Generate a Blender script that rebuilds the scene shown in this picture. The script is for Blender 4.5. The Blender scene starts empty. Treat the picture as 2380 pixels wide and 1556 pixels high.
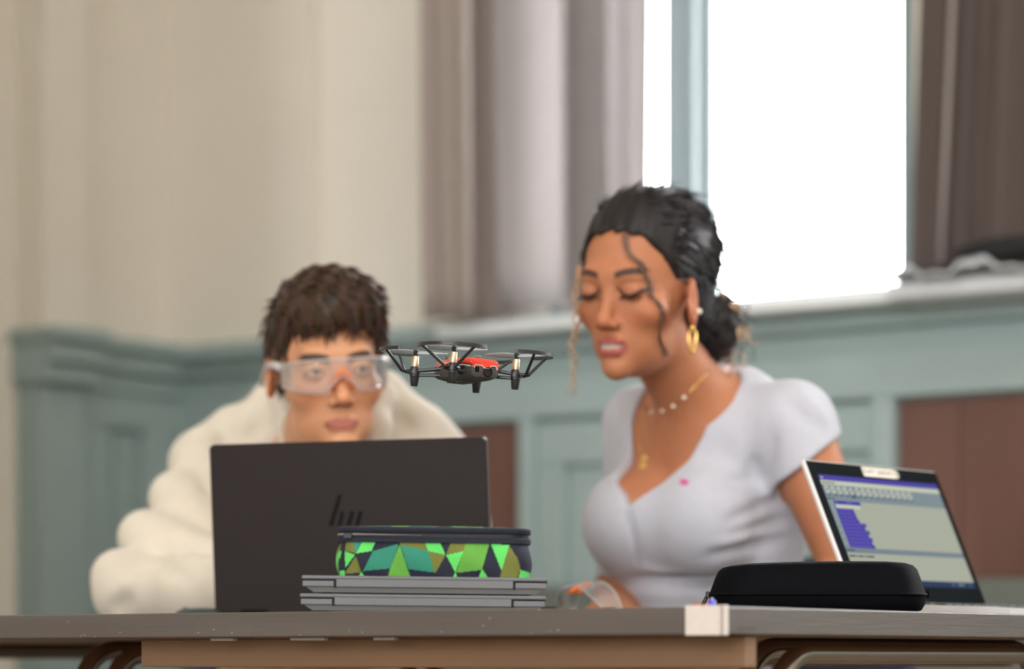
import bpy, bmesh, math, random
import numpy as np
from mathutils import Vector, Matrix

random.seed(7)
scene = bpy.context.scene
col = scene.collection
R = math.radians

# ------------------------------------------------------------------ camera
F, CX, HY = 7000.0, 1190.0, 1535.0          # focal length, centre column and horizon row for a 2380 x 1556 frame
ZC = 0.6964
cam_data = bpy.data.cameras.new('camera')
cam = bpy.data.objects.new('camera', cam_data)
col.objects.link(cam)
cam.location = (0, 0, ZC)
cam.rotation_euler = (R(90), 0, 0)
cam_data.sensor_width = 36
cam_data.lens = F / 2380 * 36
cam_data.shift_y = (HY - 778) / 2380
cam_data.clip_start = 0.05
cam_data.dof.use_dof = True
cam_data.dof.focus_distance = 3.43
cam_data.dof.aperture_fstop = 2.7
scene.camera = cam

# ------------------------------------------------------------------ world (bright overcast sky)
world = bpy.data.worlds.new('overcast_sky')
scene.world = world
world.use_nodes = True
bgn = world.node_tree.nodes['Background']
bgn.inputs[0].default_value = (0.955, 0.98, 1.0, 1)
bgn.inputs[1].default_value = 30.0

# ------------------------------------------------------------------ room frame: s along the window wall, y into the wall, z up
K = Vector((-0.765, 7.0, 0))
ROT = math.atan2(-0.6, 0.8)
ROOM = Matrix.Translation(K) @ Matrix.Rotation(ROT, 4, 'Z')
HALL_S, HALL_D, HALL_H = 11.0, 9.5, 4.3
WINDOWS = [(1.03, 1.93), (3.3, 4.5), (5.6, 6.8), (8.0, 9.2)]      # along the window wall
WZ0, WZ1 = 1.40, 3.5
BACK_WINDOWS = [(3.4, 4.6), (6.0, 7.2), (8.6, 9.8)]               # in the wall behind the camera


def area(name, loc_room, rot_room, sx, sy, energy=0, color=(1, 1, 1), portal=False):
    l = bpy.data.lights.new(name, 'AREA')
    l.shape = 'RECTANGLE'
    l.size, l.size_y = sx, sy
    l.energy = energy
    l.color = color
    if portal:
        l.cycles.is_portal = True
    o = bpy.data.objects.new(name, l)
    col.objects.link(o)
    o.matrix_world = ROOM @ Matrix.Translation(loc_room) @ Matrix(rot_room).to_4x4()
    return o


def look_rows(direction):
    # rotation whose local -Z looks along direction
    return Vector(direction).to_track_quat('-Z', 'Y').to_matrix()


for a, b in WINDOWS:
    area('window_portal', ((a + b) / 2, 0.28, (WZ0 + WZ1) / 2), look_rows((0, -1, 0)), b - a, WZ1 - WZ0, portal=True)
for a, b in BACK_WINDOWS:
    area('window_portal', ((a + b) / 2, -HALL_D - 0.2, 2.4), look_rows((0, 1, 0)), b - a, 2.2, portal=True)
# unseen fill lights added under the ceiling
for s in (5.2, 8.4):
    for d in (3.4, 7.0):
        area('ceiling_fill', (s, -d, HALL_H - 0.06), look_rows((0, 0, -1)), 2.0, 1.0, energy=64, color=(1.0, 0.985, 0.96))

vs = scene.view_settings
vs.view_transform = 'Standard'
vs.look = 'None'
vs.exposure = 0.0
vs.gamma = 1.0
vs.use_curve_mapping = False


# ------------------------------------------------------------------ helpers
def P(px, py, Y):
    return Vector(((px - CX) / F * Y, Y, ZC + (HY - py) / F * Y))


def lin(r, g, b):
    return tuple(((c / 255) / 12.92 if c / 255 <= 0.04045 else ((c / 255 + 0.055) / 1.055) ** 2.4) for c in (r, g, b))


MATS = {}


def mat(name, color=(0.5, 0.5, 0.5), rough=0.6, metal=0.0, var=0.0, scale=30.0, bump=0.0, bscale=None, stretch=(1, 1, 1),
        spec=0.5, emit=0.0, attr=None, sub=0.0, trans=0.0, sheen=0.0, coat=0.0):
    if name in MATS:
        return MATS[name]
    m = bpy.data.materials.new(name)
    m.use_nodes = True
    nt = m.node_tree
    b = nt.nodes['Principled BSDF']
    b.inputs['Roughness'].default_value = rough
    b.inputs['Metallic'].default_value = metal
    b.inputs['Specular IOR Level'].default_value = spec
    b.inputs['Base Color'].default_value = (*color, 1)
    if sheen:
        b.inputs['Sheen Weight'].default_value = sheen
    if coat:
        b.inputs['Coat Weight'].default_value = coat
        b.inputs['Coat Roughness'].default_value = 0.15
    if sub:
        b.inputs['Subsurface Weight'].default_value = sub
        b.inputs['Subsurface Radius'].default_value = (0.012, 0.005, 0.003)
        b.inputs['Subsurface Scale'].default_value = 1.0
    src = None
    tc = nt.nodes.new('ShaderNodeTexCoord')
    mp = nt.nodes.new('ShaderNodeMapping')
    mp.inputs['Scale'].default_value = stretch
    nt.links.new(tc.outputs['Object'], mp.inputs['Vector'])
    if attr:
        at = nt.nodes.new('ShaderNodeAttribute')
        at.attribute_name = attr
        src = at.outputs['Color']
    if var > 0:
        n = nt.nodes.new('ShaderNodeTexNoise')
        n.inputs['Scale'].default_value = scale
        n.inputs['Detail'].default_value = 5
        nt.links.new(mp.outputs[0], n.inputs['Vector'])
        mr = nt.nodes.new('ShaderNodeMapRange')
        mr.inputs[1].default_value = 0.25
        mr.inputs[2].default_value = 0.75
        mr.inputs[3].default_value = 1 - var
        mr.inputs[4].default_value = 1 + var
        nt.links.new(n.outputs[0], mr.inputs[0])
        mx = nt.nodes.new('ShaderNodeMix')
        mx.data_type = 'RGBA'
        mx.blend_type = 'MULTIPLY'
        mx.inputs[0].default_value = 1
        if src:
            nt.links.new(src, mx.inputs[6])
        else:
            mx.inputs[6].default_value = (*color, 1)
        nt.links.new(mr.outputs[0], mx.inputs[7])
        src = mx.outputs[2]
    if src:
        nt.links.new(src, b.inputs['Base Color'])
    if bump > 0:
        n2 = nt.nodes.new('ShaderNodeTexNoise')
        n2.inputs['Scale'].default_value = bscale or scale
        n2.inputs['Detail'].default_value = 4
        nt.links.new(mp.outputs[0], n2.inputs['Vector'])
        bp = nt.nodes.new('ShaderNodeBump')
        bp.inputs['Strength'].default_value = bump
        bp.inputs['Distance'].default_value = 0.004
        nt.links.new(n2.outputs[0], bp.inputs['Height'])
        nt.links.new(bp.outputs[0], b.inputs['Normal'])
    if emit > 0:
        b.inputs['Emission Color'].default_value = (*color, 1)
        b.inputs['Emission Strength'].default_value = emit
    if trans > 0:
        out = nt.nodes['Material Output']
        tr = nt.nodes.new('ShaderNodeBsdfTranslucent')
        if src:
            nt.links.new(src, tr.inputs[0])
        else:
            tr.inputs[0].default_value = (*color, 1)
        ms = nt.nodes.new('ShaderNodeMixShader')
        ms.inputs[0].default_value = trans
        nt.links.new(b.outputs[0], ms.inputs[1])
        nt.links.new(tr.outputs[0], ms.inputs[2])
        nt.links.new(ms.outputs[0], out.inputs[0])
    MATS[name] = m
    return m


def clear_mat(name, tint=(1, 1, 1), gloss=0.1, rough=0.03, haze=0.0, fk=1.0):
    """thin clear sheet: mostly see-through with a reflecting skin"""
    if name in MATS:
        return MATS[name]
    m = bpy.data.materials.new(name)
    m.use_nodes = True
    nt = m.node_tree
    nt.nodes.remove(nt.nodes['Principled BSDF'])
    out = nt.nodes['Material Output']
    t = nt.nodes.new('ShaderNodeBsdfTransparent')
    t.inputs[0].default_value = (*tint, 1)
    g = nt.nodes.new('ShaderNodeBsdfGlossy')
    g.inputs['Roughness'].default_value = rough
    fr = nt.nodes.new('ShaderNodeFresnel')
    fr.inputs[0].default_value = 1.5
    ad = nt.nodes.new('ShaderNodeMath')
    ad.operation = 'MULTIPLY_ADD'
    ad.inputs[1].default_value = fk
    ad.inputs[2].default_value = gloss
    ad.use_clamp = True
    nt.links.new(fr.outputs[0], ad.inputs[0])
    mx = nt.nodes.new('ShaderNodeMixShader')
    nt.links.new(ad.outputs[0], mx.inputs[0])
    nt.links.new(t.outputs[0], mx.inputs[1])
    nt.links.new(g.outputs[0], mx.inputs[2])
    last = mx.outputs[0]
    if haze:
        d = nt.nodes.new('ShaderNodeBsdfDiffuse')
        d.inputs[0].default_value = (0.9, 0.9, 0.92, 1)
        mh = nt.nodes.new('ShaderNodeMixShader')
        mh.inputs[0].default_value = haze
        nt.links.new(last, mh.inputs[1])
        nt.links.new(d.outputs[0], mh.inputs[2])
        last = mh.outputs[0]
    nt.links.new(last, out.inputs[0])
    MATS[name] = m
    return m


def tag(o, label=None, cat=None, group=None, kind=None):
    if label:
        o['label'] = label
    if cat:
        o['category'] = cat
    if group:
        o['group'] = group
    if kind:
        o['kind'] = kind
    return o


def link(o, parent=None, mw=None):
    col.objects.link(o)
    if parent is not None:
        o.parent = parent
        if mw is not None:
            o.matrix_local = mw
    elif mw is not None:
        o.matrix_world = mw
    return o


def empty(name, mw, label, cat, group=None):
    o = bpy.data.objects.new(name, None)
    o.empty_display_size = 0.05
    link(o, None, mw)
    return tag(o, label, cat, group)


class MB:
    """collects shapes and links them as one mesh object"""

    def __init__(s):
        s.bm = bmesh.new()
        s.mi = 0

    def _new(s, geom_verts):
        fs = set()
        for v in geom_verts:
            for f in v.link_faces:
                fs.add(f)
        for f in fs:
            f.material_index = s.mi

    def box(s, x0, x1, y0, y1, z0, z1, bev=0.0, seg=2, M=None):
        c = ((x0 + x1) / 2, (y0 + y1) / 2, (z0 + z1) / 2)
        m = Matrix.Translation(c) @ Matrix.Diagonal((abs(x1 - x0), abs(y1 - y0), abs(z1 - z0), 1))
        r = bmesh.ops.create_cube(s.bm, size=1, matrix=(M @ m) if M is not None else m)
        vv = r['verts']
        if bev > 0:
            es = set()
            for v in vv:
                es.update(v.link_edges)
            r2 = bmesh.ops.bevel(s.bm, geom=list(es), offset=bev, segments=seg, profile=0.5, affect='EDGES')
            vv = r2['verts']
        s._new(vv)
        return s

    def prism(s, pts, z0, z1, M=None):
        """polygon pts (x,y) between z0 and z1"""
        n = len(pts)
        lo = [s.bm.verts.new((M @ Vector((p[0], p[1], z0))) if M is not None else (p[0], p[1], z0)) for p in pts]
        hi = [s.bm.verts.new((M @ Vector((p[0], p[1], z1))) if M is not None else (p[0], p[1], z1)) for p in pts]
        fs = [s.bm.faces.new(lo[::-1]), s.bm.faces.new(hi)]
        for i in range(n):
            j = (i + 1) % n
            fs.append(s.bm.faces.new((lo[i], lo[j], hi[j], hi[i])))
        for f in fs:
            f.material_index = s.mi
        return s

    def quad(s, pts):
        f = s.bm.faces.new([s.bm.verts.new(p) for p in pts])
        f.material_index = s.mi
        return s

    def tube(s, pts, rad, n=8, closed=False, flat=1.0, up=None):
        pts = [Vector(p) for p in pts]
        m = len(pts)
        rads = rad if isinstance(rad, (list, tuple)) else [rad] * m
        rings = []
        prev = None
        for i, p in enumerate(pts):
            if closed:
                t = pts[(i + 1) % m] - pts[i - 1]
            else:
                t = pts[min(i + 1, m - 1)] - pts[max(i - 1, 0)]
            if t.length < 1e-9:
                t = Vector((0, 0, 1))
            t.normalize()
            if prev is None:
                ref = Vector(up) if up is not None else (Vector((0, 0, 1)) if abs(t.z) < 0.9 else Vector((1, 0, 0)))
            else:
                ref = prev
            a = ref - t * ref.dot(t)
            if a.length < 1e-6:
                a = t.orthogonal()
            a.normalize()
            b = t.cross(a)
            prev = a
            rr = rads[i]
            rings.append([s.bm.verts.new(p + a * (rr * flat * math.cos(2 * math.pi * k / n)) + b * (rr * math.sin(2 * math.pi * k / n))) for k in range(n)])
        fs = []
        for i in range(m if closed else m - 1):
            A, B = rings[i], rings[(i + 1) % m]
            for k in range(n):
                fs.append(s.bm.faces.new((A[k], A[(k + 1) % n], B[(k + 1) % n], B[k])))
        if not closed:
            fs.append(s.bm.faces.new(rings[0][::-1]))
            fs.append(s.bm.faces.new(rings[-1]))
        for f in fs:
            f.material_index = s.mi
        return s

    def lathe(s, prof, c=(0, 0, 0), n=20, M=None):
        """profile of (r, z) turned about z at c"""
        rings = []
        for r_, z in prof:
            ring = []
            for k in range(n):
                a = 2 * math.pi * k / n
                p = Vector((c[0] + r_ * math.cos(a), c[1] + r_ * math.sin(a), c[2] + z))
                ring.append(s.bm.verts.new(M @ p if M is not None else p))
            rings.append(ring)
        fs = []
        for A, B in zip(rings[:-1], rings[1:]):
            for k in range(n):
                fs.append(s.bm.faces.new((A[k], A[(k + 1) % n], B[(k + 1) % n], B[k])))
        fs.append(s.bm.faces.new(rings[0][::-1]))
        fs.append(s.bm.faces.new(rings[-1]))
        for f in fs:
            f.material_index = s.mi
        return s

    def ell(s, c, r, n=16, M=None):
        m = Matrix.Translation(c) @ Matrix.Diagonal((*r, 1))
        q = bmesh.ops.create_uvsphere(s.bm, u_segments=n, v_segments=max(6, n // 2), radius=1, matrix=(M @ m) if M is not None else m)
        s._new(q['verts'])
        return s

    def build(s, name, mats, parent=None, mw=None, smooth=False, auto=None):
        me = bpy.data.meshes.new(name)
        bmesh.ops.recalc_face_normals(s.bm, faces=s.bm.faces[:])
        s.bm.to_mesh(me)
        s.bm.free()
        if not isinstance(mats, (list, tuple)):
            mats = [mats]
        for m in mats:
            me.materials.append(m)
        if smooth:
            me.shade_smooth()
            if auto:
                me.set_sharp_from_angle(angle=R(auto))
        o = bpy.data.objects.new(name, me)
        return link(o, parent, mw)


def mesh_obj(name, verts, faces, mats, parent=None, mw=None, smooth=True, colors=None):
    me = bpy.data.meshes.new(name)
    verts = np.asarray(verts, dtype=np.float32)
    faces = np.asarray(faces, dtype=np.int32)
    k = faces.shape[1]
    me.vertices.add(len(verts))
    me.vertices.foreach_set('co', verts.ravel())
    me.loops.add(faces.size)
    me.loops.foreach_set('vertex_index', faces.ravel())
    me.polygons.add(len(faces))
    me.polygons.foreach_set('loop_start', np.arange(0, faces.size, k, dtype=np.int32))
    me.update(calc_edges=True)
    me.validate()
    if colors is not None:
        ca = me.color_attributes.new('Col', 'FLOAT_COLOR', 'POINT')
        c4 = np.ones((len(verts), 4), dtype=np.float32)
        c4[:, :3] = colors
        ca.data.foreach_set('color', c4.ravel())
    for m in (mats if isinstance(mats, (list, tuple)) else [mats]):
        me.materials.append(m)
    if smooth:
        me.shade_smooth()
    o = bpy.data.objects.new(name, me)
    return link(o, parent, mw)
# ================================================================== materials of the room
M_BEIGE = mat('beige_plaster', lin(233, 226, 214), 0.85, var=0.03, scale=2.5, bump=0.05, bscale=60)
M_GREEN = mat('grey_green_paint', lin(158, 176, 175), 0.55, var=0.04, scale=6)
M_GREEN_D = mat('grey_green_plinth', lin(112, 118, 112), 0.6, var=0.05, scale=6)
M_BROWN = mat('brown_board', lin(106, 74, 64), 0.6, var=0.16, scale=7, stretch=(1, 1, 0.4))
M_SILL = mat('pale_sill_paint', lin(234, 238, 240), 0.35)
M_FRAME = mat('window_frame_paint', lin(128, 142, 146), 0.4)
M_CEIL = mat('ceiling_paint', lin(225, 220, 210), 0.9)
M_FLOOR = mat('wood_floor', lin(140, 126, 112), 0.5, var=0.15, scale=5, stretch=(1, 8, 1))
M_PANE = clear_mat('window_glass', gloss=0.0)


def struct(name, mb, m, parent=None, **kw):
    o = mb.build(name, m, parent, mw=(ROOM if parent is None else None), **kw)
    if parent is None:
        o['kind'] = 'structure'
    return o


def wall_with_openings(mb, opens, y0, y1, s0, s1, z0, z1, oz0, oz1):
    e = s0
    for a, b in opens:
        mb.box(e, a, y0, y1, z0, z1)
        mb.box(a, b, y0, y1, z0, oz0)
        mb.box(a, b, y0, y1, oz1, z1)
        e = b
    mb.box(e, s1, y0, y1, z0, z1)


# floor and ceiling
struct('floor', MB().box(-0.3, HALL_S + 0.3, -HALL_D - 0.3, 0.3, -0.1, 0), M_FLOOR)
struct('ceiling', MB().box(-0.3, HALL_S + 0.3, -HALL_D - 0.3, 0.3, HALL_H, HALL_H + 0.1), M_CEIL)
# window wall
w = MB()
wall_with_openings(w, WINDOWS, 0.0, 0.3, -0.3, HALL_S + 0.3, 0, HALL_H, WZ0, WZ1)
w.box(0.0, 0.4265, -0.055, 0.0, 1.40, HALL_H)             # shallow pier beside the corner
wall_b = struct('wall_back', w, M_BEIGE)
w = MB()
w.box(-0.3, 0, -HALL_D - 0.3, 0.3, 0, HALL_H)
w.box(0, 0.085, -0.53, -0.40, 1.40, HALL_H)               # pier on the left wall
w.box(0, 0.935, -1.75, -1.50, 0, HALL_H)                   # unseen cross wall, added to shade the left corner
wall_l = struct('wall_left', w, M_BEIGE)
struct('wall_right', MB().box(HALL_S, HALL_S + 0.3, -HALL_D - 0.3, 0.3, 0, HALL_H), M_BEIGE)
w = MB()
wall_with_openings(w, BACK_WINDOWS, -HALL_D - 0.3, -HALL_D, -0.3, HALL_S + 0.3, 0, HALL_H, 1.3, 3.5)
struct('wall_front', w, M_BEIGE)

# wainscot on the window wall: backing, frieze, rails and stiles, panels
wb = MB()
wb.box(0.0, HALL_S, -0.012, 0.0, 0.0, 1.40)
trim1 = struct('trim_1', wb, M_GREEN)
tag(trim1, 'grey green wainscot panelling below the window sill')


def board(name, s0, s1, z0, z1, d0, d1, m, parent=trim1, bev=0.004):
    return MB().box(s0, s1, -d1, -d0, z0, z1, bev).build(name, m, parent)


for s0, s1 in ((0.0, 2.9), (2.9, 6.0), (6.0, HALL_S)):
    board('frieze_board', s0, s1, 1.205, 1.325, 0.01, 0.045, M_GREEN)
    board('plinth_board', s0, s1, 0.0, 0.85, 0.01, 0.05, M_GREEN_D)
for s0, s1 in ((0.0, 0.42), (1.005, 1.045), (1.86, 1.908), (2.86, 2.95), (4.0, 4.1)):
    board('stile', s0, s1, 0.85, 1.205, 0.01, 0.045, M_GREEN)
# framed bay in the middle: stiles and top rail around a sunk panel
board('panel_rail', 1.045, 1.86, 1.105, 1.195, 0.01, 0.032, M_GREEN)
board('panel_stile', 1.045, 1.115, 0.85, 1.105, 0.01, 0.032, M_GREEN)
board('panel_stile', 1.845, 1.86, 0.85, 1.105, 0.01, 0.032, M_GREEN)
board('panel', 1.115, 1.845, 0.85, 1.105, 0.008, 0.014, M_GREEN)
board('panel', 0.08, 0.30, 0.90, 1.14, 0.04, 0.052, M_GREEN)
for s0, s1 in ((0.42, 0.72), (0.722, 1.005), (1.908, 2.04), (2.042, 2.36), (2.362, 2.86)):
    board('brown_panel', s0, s1, 0.85, 1.20, 0.008, 0.02, M_BROWN)

# moulded dado cap along the window wall
prof = [(0.0, 1.30), (0.05, 1.30), (0.05, 1.312), (0.03, 1.320), (0.03, 1.336), (0.055, 1.343), (0.060, 1.365), (0.085, 1.378), (0.098, 1.384), (0.098, 1.408), (0.088, 1.415), (0.0, 1.415)]


def moulding(name, s0, s1, m):
    mb = MB()
    rows = []
    for s in (s0, s1):
        rows.append([mb.bm.verts.new((s, -d, z)) for d, z in prof])
    n = len(prof)
    for i in range(n):
        j = (i + 1) % n
        mb.bm.faces.new((rows[0][i], rows[0][j], rows[1][j], rows[1][i]))
    mb.bm.faces.new(rows[0][::-1])
    mb.bm.faces.new(rows[1])
    return struct(name, mb, m)


moulding('trim_2', 0.0, HALL_S, M_GREEN)
# left wall wainscot
wl = MB()
wl.box(0.0, 0.012, -0.45, 0.0, 0.0, 1.40)
trim3 = struct('trim_3', wl, M_GREEN)


def lboard(name, d0, d1, z0, z1, p0, p1, m=M_GREEN, bev=0.004):
    return MB().box(p0, p1, -d1, -d0, z0, z1, bev).build(name, m, trim3)


lboard('pier_board', 0.40, 0.53, 0.0, 1.32, 0.0, 0.085)
lboard('frieze_board', 0.0, 0.40, 1.22, 1.32, 0.01, 0.035)
lboard('stile', 0.275, 0.40, 0.0, 1.22, 0.01, 0.035)
lboard('stile', 0.05, 0.165, 0.0, 1.22, 0.01, 0.035)
lboard('panel', 0.195, 0.245, 0.0, 1.19, 0.01, 0.022)
mb = MB()
for (d0, d1, p) in ((0.0, 0.40, 0.0), (0.385, 0.545, 0.07)):
    mb.box(0.0, p + 0.05, -d1, -d0, 1.30, 1.318, 0.003)
    mb.box(0.0, p + 0.035, -d1, -d0, 1.316, 1.345)
    mb.box(0.0, p + 0.06, -d1, -d0, 1.343, 1.39, 0.006)
    mb.box(0.0, p + 0.085, -d1 - (0.01 if p else 0), -d0, 1.388, 1.418, 0.006)
struct('trim_4', mb, M_GREEN)
# window sill
mb = MB()
mb.box(0.86, 1.98, -0.145, 0.03, 1.376, 1.402, 0.006)
mb.box(1.98, 2.62, -0.20, 0.0, 1.372, 1.404, 0.008)
struct('trim_5', mb, M_SILL, smooth=True, auto=40)


# windows: frame pieces and panes
def window(idx, a, b, splits, y=0.035, z0=WZ0, z1=WZ1, back=False):
    mb = MB()
    fr = 0.045
    mb.box(a, a + fr, y, y + 0.07, z0, z1)
    mb.box(b - fr, b, y, y + 0.07, z0, z1)
    mb.box(a, b, y, y + 0.07, z1 - fr, z1)
    mb.box(a, b, y, y + 0.07, z0, z0 + 0.012)
    o = struct('window_%d' % idx, mb, M_FRAME)
    edges = [a + fr]
    for s0, s1 in splits:
        MB().box(s0, s1, y - 0.03, y + 0.08, z0, z1, 0.006).build('mullion', M_FRAME, o)
        edges += [s0, s1]
    edges.append(b - fr)
    for i in range(0, len(edges), 2):
        e0, e1 = edges[i], edges[i + 1]
        s = MB()
        t = 0.014
        s.box(e0, e0 + t, y + 0.015, y + 0.05, z0 + 0.012, z1 - fr)
        s.box(e1 - t, e1, y + 0.015, y + 0.05, z0 + 0.012, z1 - fr)
        s.box(e0 + t, e1 - t, y + 0.015, y + 0.05, z0 + 0.012, z0 + 0.022)
        s.box(e0 + t, e1 - t, y + 0.015, y + 0.05, z1 - fr - t, z1 - fr)
        s.build('sash', M_FRAME, o)
        MB().box(e0 + t, e1 - t, y + 0.03, y + 0.034, z0 + 0.022, z1 - fr - t).build('pane', M_PANE, o)
    return o


window(1, WINDOWS[0][0], WINDOWS[0][1], [(1.342, 1.416)])
for i, (a, b) in enumerate(WINDOWS[1:]):
    window(2 + i, a, b, [((a + b) / 2 - 0.035, (a + b) / 2 + 0.035)])
for i, (a, b) in enumerate(BACK_WINDOWS):
    window(5 + i, a, b, [((a + b) / 2 - 0.035, (a + b) / 2 + 0.035)], y=-HALL_D - 0.2, z0=1.3, z1=3.5)

# ------------------------------------------------------------------ curtains
M_CURT = mat('taupe_curtain', lin(180, 175, 174), 0.8, var=0.05, scale=12, trans=0.5, sheen=0.2, stretch=(1, 1, 0.05))
M_CURT_L = mat('heavy_taupe_curtain', lin(154, 141, 134), 0.8, var=0.05, scale=12, trans=0.03, sheen=0.2, stretch=(1, 1, 0.05))
M_CURT_R = mat('dark_taupe_curtain', lin(106, 92, 87), 0.75, var=0.06, scale=12, trans=0.3, sheen=0.15, stretch=(1, 1, 0.05))


def curtain(name, s0, s1, zb, zt, depth, label, m, lean=0.0, hem=None, ns=90, nz=40, gather=None):
    vs_, fs_ = [], []
    for j in range(nz + 1):
        t = j / nz
        z = zb + (zt - zb) * t
        for i in range(ns + 1):
            u = i / ns
            s = s0 + (s1 - s0) * u + lean * t
            d = depth(u, t)
            zz = z + ((hem(u) * (1 - t) ** 6) if hem else 0)
            vs_.append((s, -d, zz))
    for j in range(nz):
        for i in range(ns):
            a = j * (ns + 1) + i
            fs_.append((a, a + 1, a + ns + 2, a + ns + 1))
    o = mesh_obj(name, vs_, fs_, m, None, ROOM)
    md = o.modifiers.new('thick', 'SOLIDIFY')
    md.thickness = 0.003
    return tag(o, label, 'curtain')


def gs(u, c, w_):
    return math.exp(-((u - c) / w_) ** 2)


def draped(name, plan, zb, zt, label, m, sub_=6, nz=36, hem=None, sway=0.006):
    """cloth sheet hung along a folded line in plan (s, distance from the wall)"""
    pl = []
    n = len(plan)
    for i in range(n - 1):
        p0, p1, p2, p3 = [Vector(plan[max(0, min(n - 1, q))]) for q in (i - 1, i, i + 1, i + 2)]
        for k in range(sub_):
            f = k / sub_
            pl.append(0.5 * ((2 * p1) + (p2 - p0) * f + (2 * p0 - 5 * p1 + 4 * p2 - p3) * f * f + (3 * p1 - p0 - 3 * p2 + p3) * f ** 3))
    pl.append(Vector(plan[-1]))
    vs_, fs_ = [], []
    N = len(pl)
    mid = sum((p.y for p in pl)) / N
    for j in range(nz + 1):
        t = j / nz
        for i, p in enumerate(pl):
            u = i / (N - 1)
            k = 1 - 0.35 * (1 - t) ** 5
            vs_.append((p.x + sway * math.sin(3 * t + u * 5) * (1 - t), -(mid + (p.y - mid) * k), zb + (zt - zb) * t + ((hem(u) * (1 - t) ** 6) if hem else 0)))
    for j in range(nz):
        for i in range(N - 1):
            a = j * N + i
            fs_.append((a, a + 1, a + N + 1, a + N))
    o = mesh_obj(name, vs_, fs_, m, None, ROOM)
    md = o.modifiers.new('thick', 'SOLIDIFY')
    md.thickness = 0.002
    return tag(o, label, 'curtain')


draped('curtain', [(.846, .175), (.862, .205), (.885, .19), (.91, .205), (.94, .195), (.965, .205), (.980, .192), (.972, .165), (.948, .13), (.938, .09), (.955, .066), (1.0, .062), (1.035, .062)],
       1.408, HALL_H - 0.3, 'plain taupe curtain hanging against the beige wall beside the window', M_CURT_L, hem=lambda u: 0.005 * math.sin(u * 9))
draped('curtain', [(1.048, .09), (1.040, .15), (1.047, .195), (1.058, .18), (1.075, .15), (1.105, .12), (1.155, .11), (1.185, .13), (1.22, .155), (1.26, .165), (1.295, .155), (1.30, .14), (1.27, .125), (1.22, .11), (1.195, .095),
                   (1.21, .08), (1.26, .075), (1.305, .085), (1.335, .115), (1.355, .13), (1.375, .12), (1.387, .10)],
       1.432, HALL_H - 0.3, 'backlit taupe curtain with pale glowing folds drawn half across the window', M_CURT, hem=lambda u: 0.02 * math.sin(u * 11 + 1) + 0.01 * math.sin(u * 29))
dark_curtain = curtain('curtain', 1.985, 2.66, 1.422, HALL_H - 0.3,
        lambda u, t: 0.112 + 0.012 * math.sin(u * 17) + 0.055 * gs(u, 0.125, 0.018) + 0.045 * gs(u, 0.235, 0.022) + 0.03 * gs(u, 0.5, 0.08) + 0.03 * u,
        'dark brown taupe curtain with ridged folds behind the black pouch', M_CURT_R, lean=0.10, ns=160)

# added tubes drawing fold lines on the dark curtain, the thicker one pale
M_FOLD = mat('pale_fold', lin(150, 141, 138), 0.8)
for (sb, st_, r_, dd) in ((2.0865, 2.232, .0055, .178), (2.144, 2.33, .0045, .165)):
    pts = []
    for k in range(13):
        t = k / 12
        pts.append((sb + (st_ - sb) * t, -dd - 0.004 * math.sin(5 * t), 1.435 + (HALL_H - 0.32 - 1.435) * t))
    MB().tube(pts, r_, 8).build('fold_tube', M_FOLD if r_ > .005 else M_CURT_R, dark_curtain, smooth=True)

# things on the sill below the dark curtain
M_BLACKFAB = mat('black_fabric', lin(26, 26, 28), 0.75, var=0.15, scale=90, bump=0.25, bscale=400)
mb = MB()
mb.ell((0, 0, 0.022), (0.13, 0.035, 0.022), 24)
mb.box(-0.07, 0.07, -0.034, -0.03, 0.018, 0.022, 0.001)
o = mb.build('pouch', M_BLACKFAB, None, ROOM @ Matrix.Translation((2.27, -0.225, 1.422)), smooth=True)
tag(o, 'flat black pouch lying on crumpled pale cloth at the window sill', 'pouch')
vs_, fs_ = [], []
NX, NY = 60, 16
for j in range(NY + 1):
    for i in range(NX + 1):
        u, v = i / NX, j / NY
        h = 0.018 * (1 + math.sin(u * 13 + 2 * v)) * (0.4 + 0.6 * math.sin(math.pi * v)) * (math.sin(math.pi * u) ** 0.3 if 0 < u < 1 else 0) + 0.004 * math.sin(u * 41 + v * 7)
        vs_.append((2.005 + 0.34 * u, -0.265 + 0.09 * v, 1.405 + max(0.0, h)))
for j in range(NY):
    for i in range(NX):
        a = j * (NX + 1) + i
        fs_.append((a, a + 1, a + NX + 2, a + NX + 1))
M_PALECLOTH = mat('pale_cloth', lin(205, 210, 214), 0.6, var=0.05, scale=40)
o = mesh_obj('cloth', vs_, fs_, M_PALECLOTH, None, ROOM)
md = o.modifiers.new('thick', 'SOLIDIFY')
md.thickness = 0.004
tag(o, 'crumpled pale grey cloth on the window sill under the black pouch', 'cloth')
# ================================================================== table
TZ = 0.75
C = Vector((0.209, 3.0, 0))
TAB = Matrix.Translation(C) @ Matrix.Rotation(ROT, 4, 'Z')      # local x runs back along the long side, y along the short side
M_EDGE = mat('worn_laminate', lin(84, 77, 72), 0.5, var=0.16, scale=16, stretch=(0.12, 0.12, 2.2), bump=0.1, bscale=120)
M_WOOD = mat('underframe_wood', lin(122, 92, 66), 0.55, var=0.14, scale=14, stretch=(0.15, 0.15, 2))
M_CHROME = mat('steel_tube', lin(176, 160, 146), 0.25, 1.0)
M_TAPE = mat('white_tape', lin(204, 194, 186), 0.6, var=0.04, scale=120, bump=0.1)
M_CHIP = mat('chipped_edge', lin(142, 132, 122), 0.7)
M_RUB = mat('black_rubber', lin(24, 24, 24), 0.7)
TL, TD, TT = 1.72, 0.985, 0.028
table = empty('table', TAB, 'worn grey laminate table with steel tube legs and a white taped corner', 'table')
MB().box(-TL, 0, 0, TD, TZ - TT, TZ, 0.0015).build('tabletop', M_EDGE, table)
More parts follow.
